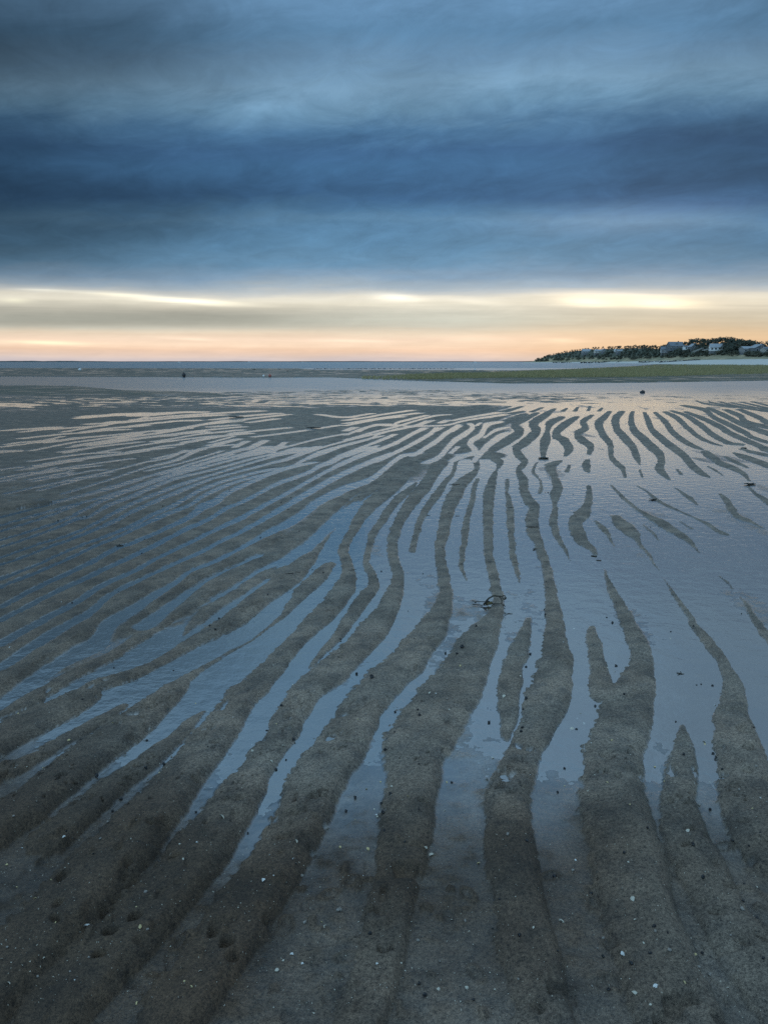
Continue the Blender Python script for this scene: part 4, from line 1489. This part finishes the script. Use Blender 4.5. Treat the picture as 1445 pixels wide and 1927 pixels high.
def buoy(x, y, D, r, mat, label, mat2=None, tilt=0.3):
    p = at_dist(x, y, D)
    e = empty('mooring_buoy', (p.x, p.y, 0.05), rs.uniform(0, 6))
    e.rotation_euler = (tilt, 0.2, rs.uniform(0, 6))
    tag(e, label, 'buoy')
    bm = bmesh.new(); sphere_bm(bm, r, (0, 0, r * 0.85), (1, 1, 0.95))
    from_bm('float', bm, mat, e, True)
    bm = bmesh.new()
    bmesh.ops.create_cone(bm, segments=10, radius1=r * 0.3, radius2=r * 0.22, depth=r * 0.5, matrix=Matrix.Translation((0, 0, r * 1.9)))
    from_bm('collar', bm, mat2 or mat, e, True)
    bm = bmesh.new()
    for i in range(12):
        a1 = i / 12 * 6.283
        rock_bm(bm, Vector((math.cos(a1) * r * .16, 0, r * 2.2 + math.sin(a1) * r * .16)), r * .06, rs, 1.0)
    from_bm('ring', bm, M['black'], e)
    return e


buoy(347, 709.6, 66, 0.17, M['black'], "black ball buoy stranded on the edge of the sand bar")
buoy(509, 711, 64.5, 0.13, M['red'], "faded red buoy on the edge of the sand bar right of the black one", M['black'])
buoy(496, 710.9, 65.2, 0.09, M['white'], "small white buoy just left of the faded red buoy")
buoy(152, 698.5, 108, 0.22, M['white'], "white buoy lying far left in the middle of the sand bar", M['black'])
buoy(893, 697.5, 116, 0.13, M['white'], "pale buoy at the far edge of the bar left of the marsh")
rock_thing(478, 697.5, 6, "dark lump of weed at the far edge of the sand bar", M['weed'], 'seaweed', 'seaweed_clump')
rock_thing(541, 701, 4, "small dark lump of weed on the middle of the sand bar", M['weed'], 'seaweed', 'seaweed_clump')
rock_thing(527, 697, 5, "flat dark lump of weed between the two others on the sand bar", M['weed'], 'seaweed', 'seaweed_clump', tall=0.3)


def boat(x, D, L, label):
    p = at_dist(x, 682, D)
    e = empty('motor_boat', (p.x, p.y, -0.02), rs.uniform(-0.5, 0.5))
    tag(e, label, 'boat')
    n = 9
    vs_, fs = [], []
    for i in range(n):
        t = i / (n - 1)
        w = L * 0.16 * (1 - max(0, (t - 0.45) / 0.55) ** 2) + 0.02
        sheer = L * (0.13 + 0.05 * t * t)
        for (yy, zz) in ((-w, sheer), (-w * 0.7, 0.05), (0, -0.25), (w * 0.7, 0.05), (w, sheer)):
            vs_.append(((t - 0.5) * L, yy, zz))
    for i in range(n - 1):
        for k in range(4):
            a1 = i * 5 + k
            fs.append((a1, a1 + 1, a1 + 6, a1 + 5))
        fs.append((i * 5 + 4, i * 5, i * 5 + 5, i * 5 + 9))
    fs.append((0, 1, 2, 3, 4))
    from_lists('hull', vs_, fs, M['white'], e)
    c = box_obj('cabin', (-L * 0.12, L * 0.16, -L * 0.1, L * 0.1, L * 0.13, L * 0.30), M['white'], e)
    box_obj('window', (-L * 0.10, L * 0.165, -L * 0.103, L * 0.103, L * 0.21, L * 0.275), M['pane'], c)
    return e


boat(337, 1500, 7, "tiny white motor boat on the horizon, farthest left of all the boats")
boat(469, 1500, 7.5, "tiny white motor boat on the horizon between the black and the red buoy")
boat(569, 1600, 6.5, "tiny white motor boat on the horizon right of the red buoy")
boat(893, 1300, 7.5, "tiny white motor boat on the horizon left of the point of the bluff")

# ------------------------------------------------------------------ marsh grass
def marsh():
    g_top = lambda x: np.interp(x, [660, 760, 880, 960, 1080, 1200, 1235, 1300, 1445, 1700], [712.5, 709, 705.5, 702.5, 698, 691.5, 687.5, 686.2, 685.4, 685])
    g_bot = lambda x: np.interp(x, [660, 700, 800, 900, 960, 1050, 1200, 1320, 1445, 1700], [713, 714, 716, 715.5, 714.5, 714.5, 713, 709.5, 706, 703])
    n = 42000
    x = rng.uniform(680, 1700, n)
    t = rng.uniform(0, 1, n)
    y = g_top(x) + (g_bot(x) - g_top(x)) * t
    keep = (rng.uniform(0, 1, n) < sstep(x, 690, 900) * 0.9 + 0.1)
    x, y = x[keep], y[keep]
    X, Y = ground_xy(x, y)
    cl = fbm(X * 0.25, Y * 0.08, 95, 3)
    keep = rng.uniform(-0.5, 0.5, len(X)) < cl + 0.42
    X, Y, x = X[keep], Y[keep], x[keep]
    hgt = (0.17 + 0.16 * sstep(x, 780, 1250) + 0.12 * fbm(X * 0.3, Y * 0.1, 96, 2)) * rng.uniform(0.7, 1.25, len(X))
    wid = 0.016 + 0.00055 * Y
    verts = np.zeros((len(X), 4, 3)); 
    ang = rng.uniform(0, np.pi, len(X))
    dx, dy = np.cos(ang) * wid, np.sin(ang) * wid
    lx, ly = rng.normal(0, .10, len(X)) + 0.05, rng.normal(0, .08, len(X))
    z0 = 0.03
    verts[:, 0] = np.stack([X - dx, Y - dy, 0 * X + z0], -1)
    verts[:, 1] = np.stack([X + dx, Y + dy, 0 * X + z0], -1)
    verts[:, 2] = np.stack([X + dx * .7 + lx * .4, Y + dy * .7 + ly * .4, z0 + hgt * .6], -1)
    verts[:, 3] = np.stack([X + lx, Y + ly, z0 + 0.08 + hgt], -1)
    me = bpy.data.meshes.new('marsh_grass')
    N = len(X)
    me.vertices.add(N * 4)
    me.vertices.foreach_set('co', verts.reshape(-1).astype(np.float32))
    idx = np.arange(N)[:, None] * 4
    tri = np.concatenate([idx + np.array([0, 1, 2]), idx + np.array([0, 2, 3])], 1).reshape(-1)
    me.loops.add(len(tri)); me.loops.foreach_set('vertex_index', tri.astype(np.int32))
    me.polygons.add(len(tri) // 3)
    me.polygons.foreach_set('loop_start', (np.arange(len(tri) // 3) * 3).astype(np.int32))
    me.update(calc_edges=True)
    return tag(mesh_obj('marsh_grass', me, M['blade']), kind='stuff')


marsh()


# ------------------------------------------------------------------ snails, shells, weed on the flat
def snail_mesh():
    bm = bmesh.new()
    prev = None
    n = 26
    for i in range(n):
        t = i / (n - 1)
        th = t * 4.2 * math.pi
        rad = 0.0062 * (1 - t) ** 1.1 + 0.0002
        cx, cy = math.cos(th) * rad * 0.75, math.sin(th) * rad * 0.75
        cz = 0.012 * t
        tr = 0.0045 * (1 - t) ** 0.95 + 0.0003
        ring = []
        for k in range(6):
            a1 = k / 6 * 6.283
            ring.append(bm.verts.new((cx + math.cos(th) * math.cos(a1) * tr, cy + math.sin(th) * math.cos(a1) * tr, cz + math.sin(a1) * tr)))
        if prev:
            for k in range(6):
                bm.faces.new((prev[k], prev[(k + 1) % 6], ring[(k + 1) % 6], ring[k]))
        else:
            bm.faces.new(ring)
        prev = ring
    bmesh.ops.recalc_face_normals(bm, faces=bm.faces)
    me = bpy.data.meshes.new('snail')
    bm.to_mesh(me); bm.free()
    me.polygons.foreach_set('use_smooth', [True] * len(me.polygons))
    me.materials.append(M['snail'])
    return me


def shell_mesh(mat, cup=0.45, ragged=0.0, seed=1):
    """half of a clam shell: a ribbed fan, domed and with a beak"""
    rg = random.Random(seed)
    vs_, fs = [], []
    nr, na = 5, 13
    for layer in (0.0, -0.0011):
        for i in range(nr):
            t = i / (nr - 1)
            for j in range(na):
                a1 = (j / (na - 1) - 0.5) * 2.7
                r = 0.013 * t * (1 - ragged * rg.random() * (1 if i == nr - 1 else 0.2)) * (1 - 0.16 * abs(a1 / 1.35) ** 2)
                rib = 0.0006 * (1 if j % 2 else -1) * t
                z = 0.013 * cup * (1 - (t * 1.0) ** 2.2) + rib + layer
                vs_.append((math.sin(a1) * r, -0.006 + math.cos(a1) * r, z))
    o = nr * na
    for L_ in (0, o):
        for i in range(nr - 1):
            for j in range(na - 1):
                a1 = L_ + i * na + j
                q = (a1, a1 + 1, a1 + na + 1, a1 + na)
                fs.append(q if L_ == 0 else q[::-1])
    for j in range(na - 1):
        a1 = (nr - 1) * na + j
        fs.append((a1, a1 + 1, o + a1 + 1, o + a1))
    me = bpy.data.meshes.new('shell')
    me.from_pydata(vs_, [], fs)
    me.update()
    me.materials.append(mat)
    return me


SNAIL = snail_mesh()
SHELLS = [shell_mesh(M['shell'], 0.5, 0.1, 1), shell_mesh(M['shellw'], 0.35, 0.5, 2), shell_mesh(M['shelly'], 0.5, 0.3, 3), shell_mesh(M['shell'], 0.25, 0.8, 4)]
PEB = bpy.data.meshes.new('pebble')
bm = bmesh.new()
rock_bm(bm, Vector((0, 0, 0.004)), 0.008, rs, 0.7)
bm.to_mesh(PEB); bm.free()
PEB.materials.append(M['pebble'])

SN = [(110, 980), (155, 973), (163, 972), (307, 954), (243, 973), (380, 967), (432, 924), (226, 1026), (222, 1028), (268, 1042), (273, 1016), (395, 1183),
      (412, 1164), (405, 1190), (490, 1012), (588, 1072), (608, 1083), (550, 1086), (717, 1075), (711, 1092), (641, 1205), (671, 1269), (768, 1150),
      (860, 1236), (838, 1230), (895, 1183), (1026, 1158), (998, 1231), (990, 1255), (1152, 1172), (1141, 1162), (1158, 1253), (1310, 1289),
      (1339, 1290), (984, 1339), (982, 1376), (980, 1383), (919, 1360), (1173, 1314), (1120, 1329), (1085, 1372), (1061, 1446), (990, 1318),
      (502, 1375), (530, 1332), (553, 1394), (538, 1430), (520, 1449), (744, 1340), (789, 1353), (735, 1506), (720, 1540), (650, 1530), (453, 1520),
      (667, 1505), (725, 1417), (229, 1508), (310, 1442), (277, 1393), (212, 1531), (183, 1463), (275, 1457), (1044, 1658), (1300, 1616),
      (1318, 1674), (1227, 1777), (1110, 1690), (1185, 1840), (1395, 1712), (1270, 1358), (1286, 1427), (1342, 1418), (1345, 1427), (980, 946),
      (1078, 930), (1025, 927), (1031, 927), (735, 907), (790, 940), (812, 942), (800, 942), (675, 938), (735, 903), (725, 900), (530, 947), (490, 1011), (510, 965),
      (543, 960), (563, 1003), (548, 937), (580, 893), (596, 896), (555, 905), (432, 921), (462, 872)]
SN_LAB = "small dark mud snail on the wet sand among many like it"


def put(me, name, x, y, s, lab, cat, group=None, sink=0.15, tilt=0.5):
    o = mesh_obj(name, me, None)
    p = on_ground(x, y)
    p.z = max(p.z, -0.004)
    o.location = p + Vector((0, 0, 0.003 * s))
    o.rotation_euler = (rs.uniform(-tilt, tilt), rs.uniform(-tilt, tilt), rs.uniform(0, 6.28))
    o.scale = (s, s, s)
    return tag(o, lab, cat, group)


for (x, y) in SN:
    put(SNAIL, 'snail', x, y, rs.uniform(0.55, 0.85), SN_LAB, 'snail', 'mud snails on the flat', tilt=1.2)
k = 0
while k < 70:
    y = 860 + 1040 * rs.random() ** 1.15
    x = rs.uniform(10, 1435)
    if ZZ.size and rs.random() < 0.35:
        x = rs.uniform(700, 1435)
    put(SNAIL, 'snail', x, y, rs.uniform(0.35, 0.65), SN_LAB, 'snail', 'mud snails on the flat', tilt=1.2)
    k += 1
put(SNAIL, 'snail', 699, 1281, 1.25, "large dark snail with a white spot on the middle of a broad crest", 'snail', tilt=1.0)
put(SHELLS[1], 'shell', 701, 1279, 0.45, "white chip of shell beside the large dark snail on a broad crest", 'shell')
put(SNAIL, 'snail', 869, 1225, 1.35, "largest dark snail, below the seaweed on the left flank of its crest", 'snail', tilt=1.0)

SH = [(476, 1419, 1.0, 0, "domed pale shell on the left of the middle trough with a dark shadow side"), (534, 1411, 0.8, 3, "pale grey shell lying right of the domed shell at the crest edge"),
      (512, 1443, 0.9, 3, "flat pale shell just below the domed shell"), (170, 1768, 1.55, 1, "broken bright white shell on the dark sand at lower left"),
      (123, 1601, 0.75, 1, "round white shell on the dark sand at the left"), (131, 1400, 0.8, 2, "yellow shell at the left on the crest side"),
      (1344, 1327, 1.0, 1, "white shell with a dark snail beside it on the right hand crest"), (1076, 1371, 1.2, 0, "pale shell beside a dark hole at the right trough edge"),
      (1170, 1815, 1.1, 1, "bright white chip of shell beside a dark pit at lower right"), (1187, 1723, 1.0, 0, "round cream shell alone on the smooth sand at lower right"),
      (948, 1315, 1.1, 0, "pale curled shell at the left edge of the worn crest in the middle"), (1291, 1585, 1.0, 0, "cream shell at the top of the dark ridge at the right"),
      (419, 1560, 1.3, 0, "rounded pale shell on the dark sand left of the middle"), (497, 1690, 1.0, 1, "pale broken shell lying alone left of the dark sand fork"),
      (268, 1784, 0.9, 2, "yellow sliver of shell near the bird tracks at lower left"), (801, 1609, 1.2, 3, "pale oval shell at the head of the dark fork in the sand"),
      (811, 1615, 1.0, 0, "whitish shell just right of the pale oval one at the fork"), (1056, 1740, 1.1, 3, "flat pale shell in the trough at lower right")]
for (x, y, s, kx, lab) in SH:
    put(SHELLS[kx], 'shell', x, y, s * 0.75, lab, 'shell')
SHR = [(35, 1347), (53, 1453), (82, 1450), (716, 1473), (737, 1492), (708, 1537), (985, 1363), (1098, 1361), (1086, 1351), (927, 1427), (916, 1468),
       (1325, 1400), (1325, 1396), (1156, 1264), (1142, 1259), (611, 1753), (549, 1802), (522, 1834), (1192, 1760), (1192, 1891), (825, 1870), (878, 1865),
       (755, 1828), (900, 1630), (692, 1603), (709, 1540), (22, 1890), (820, 1312), (808, 1310), (845, 1345), (979, 1277), (866, 1261), (1079, 1183),
       (1066, 1127), (19, 1222), (515, 1258), (551, 1290), (710, 1540), (1040, 1390), (1230, 1890), (1150, 1405), (640, 1600), (560, 1620)]
LABS = "small pale scrap of shell pressed into the wet sand"
for (x, y) in SHR:
    put(SHELLS[rs.randrange(4)], 'shell', x, y, rs.uniform(0.35, 0.65), LABS, 'shell', 'scraps of shell on the flat')
for i in range(110):
    y = 1100 + 820 * rs.random() ** 0.8
    put(SHELLS[rs.randrange(4)], 'shell', rs.uniform(5, 1440), y, rs.uniform(0.18, 0.42), LABS, 'shell', 'scraps of shell on the flat')
for i in range(45):
    y = 1250 + 670 * rs.random() ** 0.7
    put(PEB, 'pebble', rs.uniform(5, 1440), y, rs.uniform(0.25, 0.7), "small dull pebble half sunk in the wet sand", 'pebble', 'pebbles on the flat', tilt=0.3)


def grit():
    n = 5200
    x = rng.uniform(-60, 1500, n)
    y = 900 + 1020 * rng.uniform(0, 1, n) ** 0.8
    X, Y = ground_xy(x, y)
    vs_, fs = [], []
    for a1, b1 in zip(X, Y):
        z = ground_z(float(a1), float(b1))
        if z < -0.003:
            continue
        s = rng.uniform(0.0008, 0.0022)
        k = len(vs_)
        q = rng.uniform(-s, s, (4, 3)) + np.array([a1, b1, z + s * 0.3])
        vs_ += [tuple(v) for v in q]
        fs += [(k, k + 1, k + 2), (k, k + 2, k + 3), (k, k + 3, k + 1), (k + 1, k + 3, k + 2)]
    o = from_lists('shell_grit', vs_, fs, M['shell'])
    return tag(o, kind='stuff')


grit()


def tube(name, pts, r0, r1, mat, parent=None, sides=6):
    bm = bmesh.new()
    pts = [Vector(p) for p in pts]
    prev = None
    n = len(pts)
    for i, p in enumerate(pts):
        d = (pts[min(i + 1, n - 1)] - pts[max(i - 1, 0)]).normalized()
        a1 = d.orthogonal().normalized()
        b1 = d.cross(a1)
        r = r0 + (r1 - r0) * i / (n - 1)
        ring = [bm.verts.new(p + (a1 * math.cos(t) + b1 * math.sin(t)) * r) for t in np.linspace(0, 6.283, sides + 1)[:-1]]
        if prev:
            for k in range(sides):
                bm.faces.new((prev[k], prev[(k + 1) % sides], ring[(k + 1) % sides], ring[k]))
        else:
            bm.faces.new(ring)
        prev = ring
    bm.faces.new(prev)
    return from_bm(name, bm, mat, parent, True)


# the tangle of weed in the middle of the flat; coordinates read in a 12 times enlarged view
def tangle():
    base = on_ground(925, 1141)
    e = empty('seaweed', (base.x, base.y, max(base.z, 0) + 0.002))
    tag(e, "tangled piece of brown and yellow seaweed arching over a crest in the middle", 'seaweed')
    pm = ppm(1141) * 12.04
    se = math.sin(PITCH + math.atan((1141 - 963.5) / FPX))

    def q(x, y, lift):
        """lift: share of the rise that is real height, the rest lies farther back on the sand"""
        up = (560 - y) / pm
        return ((x - 782) / pm, up * (1 - lift) / se * 0.6, max(up * lift / math.cos(PITCH + 0.12), 0.0) + 0.002)
    arch = [q(*p) for p in ((600, 545, .6), (640, 500, .8), (665, 455, .9), (705, 410, 1), (750, 385, 1), (800, 358, 1), (850, 350, 1), (905, 358, 1), (960, 362, 1), (1010, 370, 1), (1040, 345, 1), (1075, 355, 1), (1098, 392, 1), (1080, 428, .9), (1045, 420, .9), (1015, 385, .9))]
    tube('frond', arch, 0.0052, 0.0028, M['weed'], e)
    tube('frond', [q(*p) for p in ((650, 470, .8), (700, 430, .9), (760, 372, 1), (812, 335, 1), (850, 332, 1), (890, 350, 1))], 0.0024, 0.0016, M['weedy'], e)
    tube('stem', [q(*p) for p in ((350, 528, .1), (450, 545, .1), (560, 560, .1), (650, 560, .2), (740, 535, .2), (820, 515, .2), (920, 508, .2), (1010, 512, .2), (1045, 545, .1), (1065, 610, .0))], 0.0028, 0.0026, M['weed'], e)
    tube('stem', [q(*p) for p in ((352, 405, .1), (430, 420, .1), (520, 442, .2), (600, 455, .3), (660, 460, .5), (720, 470, .6))], 0.0026, 0.0022, M['weed'], e)
    tube('stem', [q(*p) for p in ((930, 358, 1), (985, 395, .9), (1015, 440, .7), (1020, 500, .3))], 0.0026, 0.002, M['weed'], e)
    tube('stem', [q(*p) for p in ((655, 520, .4), (680, 575, .1), (705, 632, 0))], 0.0026, 0.0015, M['weedy'], e)
    tube('frond', [q(*p) for p in ((600, 530, .4), (650, 500, .5), (720, 490, .6), (790, 480, .6), (800, 505, .4), (740, 525, .3), (650, 540, .3))], 0.0050, 0.0042, M['weedy'], e)
    tube('frond', [q(*p) for p in ((690, 450, .8), (730, 465, .7), (700, 500, .5), (760, 500, .5), (790, 460, .6))], 0.0045, 0.0025, M['weed'], e)
    bm = bmesh.new(); sphere_bm(bm, 0.006, q(428, 468, .1), (1, .8, .6), 8, 6)
    from_bm('bladder', bm, M['weed'], e, True)
    bm = bmesh.new(); sphere_bm(bm, 0.0065, q(1088, 405, .9), (1, .8, .9), 8, 6)
    from_bm('bladder', bm, M['weed'], e, True)


tangle()


def scrap(x, y, L, lab, seed, curl=1.0, lift=0.5, group=None, thick=0.09, n=3):
    """a scrap of weed: a few short curled strands"""
    rg = random.Random(seed)
    b = on_ground(x, y)
    L = L / ppm(y)
    bm_parts = []
    e = empty('seaweed_scrap', (b.x, b.y, max(b.z, 0.0) + L * 0.03))
    tag(e, lab, 'seaweed', group)
    for i in range(n):
        a1 = rg.uniform(-0.4, 0.4) + (math.pi if i % 2 else 0)
        pts = [Vector((0, 0, L * 0.03))]
        for s in range(5):
            a1 += rg.uniform(-.6, .6) * curl
            st = L / 9
            pts.append(pts[-1] + Vector((math.cos(a1) * st, math.sin(a1) * st, rg.uniform(-.3, .55) * st * lift)))
        tube('strand', pts, L * thick, L * thick * 0.5, M['weed'], e, 5)
    return e


scrap(1022, 863, 17, "short thick dark lump of weed at the tip of a crest in the upper middle", 1, 0.4, 0.3, thick=0.12)
scrap(1410, 912, 20, "dark flat clump of weed at the right edge near the crest tips", 2, 0.8, 0.5, thick=0.09, n=4)
scrap(1398, 844, 10, "small dark knot of weed at the right above the long crests", 3, 0.5, 0.5, thick=0.2)
scrap(1228, 941, 14, "dark spiky scrap of weed across a thin crest at the right", 4, 1.0, 0.8, thick=0.09, n=4)
scrap(1279, 1268, 13, "little dark forked scrap of weed lying alone in the right hand pool", 5, 1.0, 0.8, thick=0.08, n=4)
scrap(1006, 1034, 9, "dark curled scrap of weed on the left side of a crest in the middle", 6, 0.9, 1.0, thick=0.16)
scrap(1117, 1047, 10, "dark scrap of weed at the lower tip of a crest right of the middle", 7, 0.5, 0.4, thick=0.14)
scrap(1126, 1055, 9, "thin dark scrap of weed just below another at a crest tip", 8, 0.3, 0.2, thick=0.10, n=2)
scrap(226, 1027, 13, "spiky dark scrap of weed on the left ripples", 9, 1.0, 0.9, thick=0.08, n=5)
scrap(957, 1155, 12, "thin dark strip of weed in the pool right of the tangled seaweed", 10, 0.2, 0.1, thick=0.06, n=2)
scrap(285, 1581, 16, "dark upright scrap of weed on the dark sand at the lower left", 11, 0.6, 1.6, thick=0.14)
scrap(445, 786, 25, "dark flat strip of weed on the far left ripples", 12, 0.1, 0.05, thick=0.06, n=2)
scrap(590, 806, 26, "long dark strip of weed on the flat sand left of the middle", 13, 0.1, 0.05, thick=0.05, n=2)
for i, (x, y, L) in enumerate(((920, 1060, 11), (968, 1060, 9), (1028, 1060, 11), (869, 1063, 8), (548, 1085, 16), (560, 1083, 10), (664, 1076, 13), (682, 972, 9), (720, 979, 8),
                               (805, 970, 9), (860, 971, 8), (846, 968, 8), (790, 998, 8), (1000, 962, 9), (960, 957, 12), (1000, 995, 22), (855, 915, 20))):
    scrap(x, y, L, "thin dark thread of weed lying across a crest", 40 + i, 0.25, 0.2, 'threads of weed across the crests', thick=0.05, n=2)
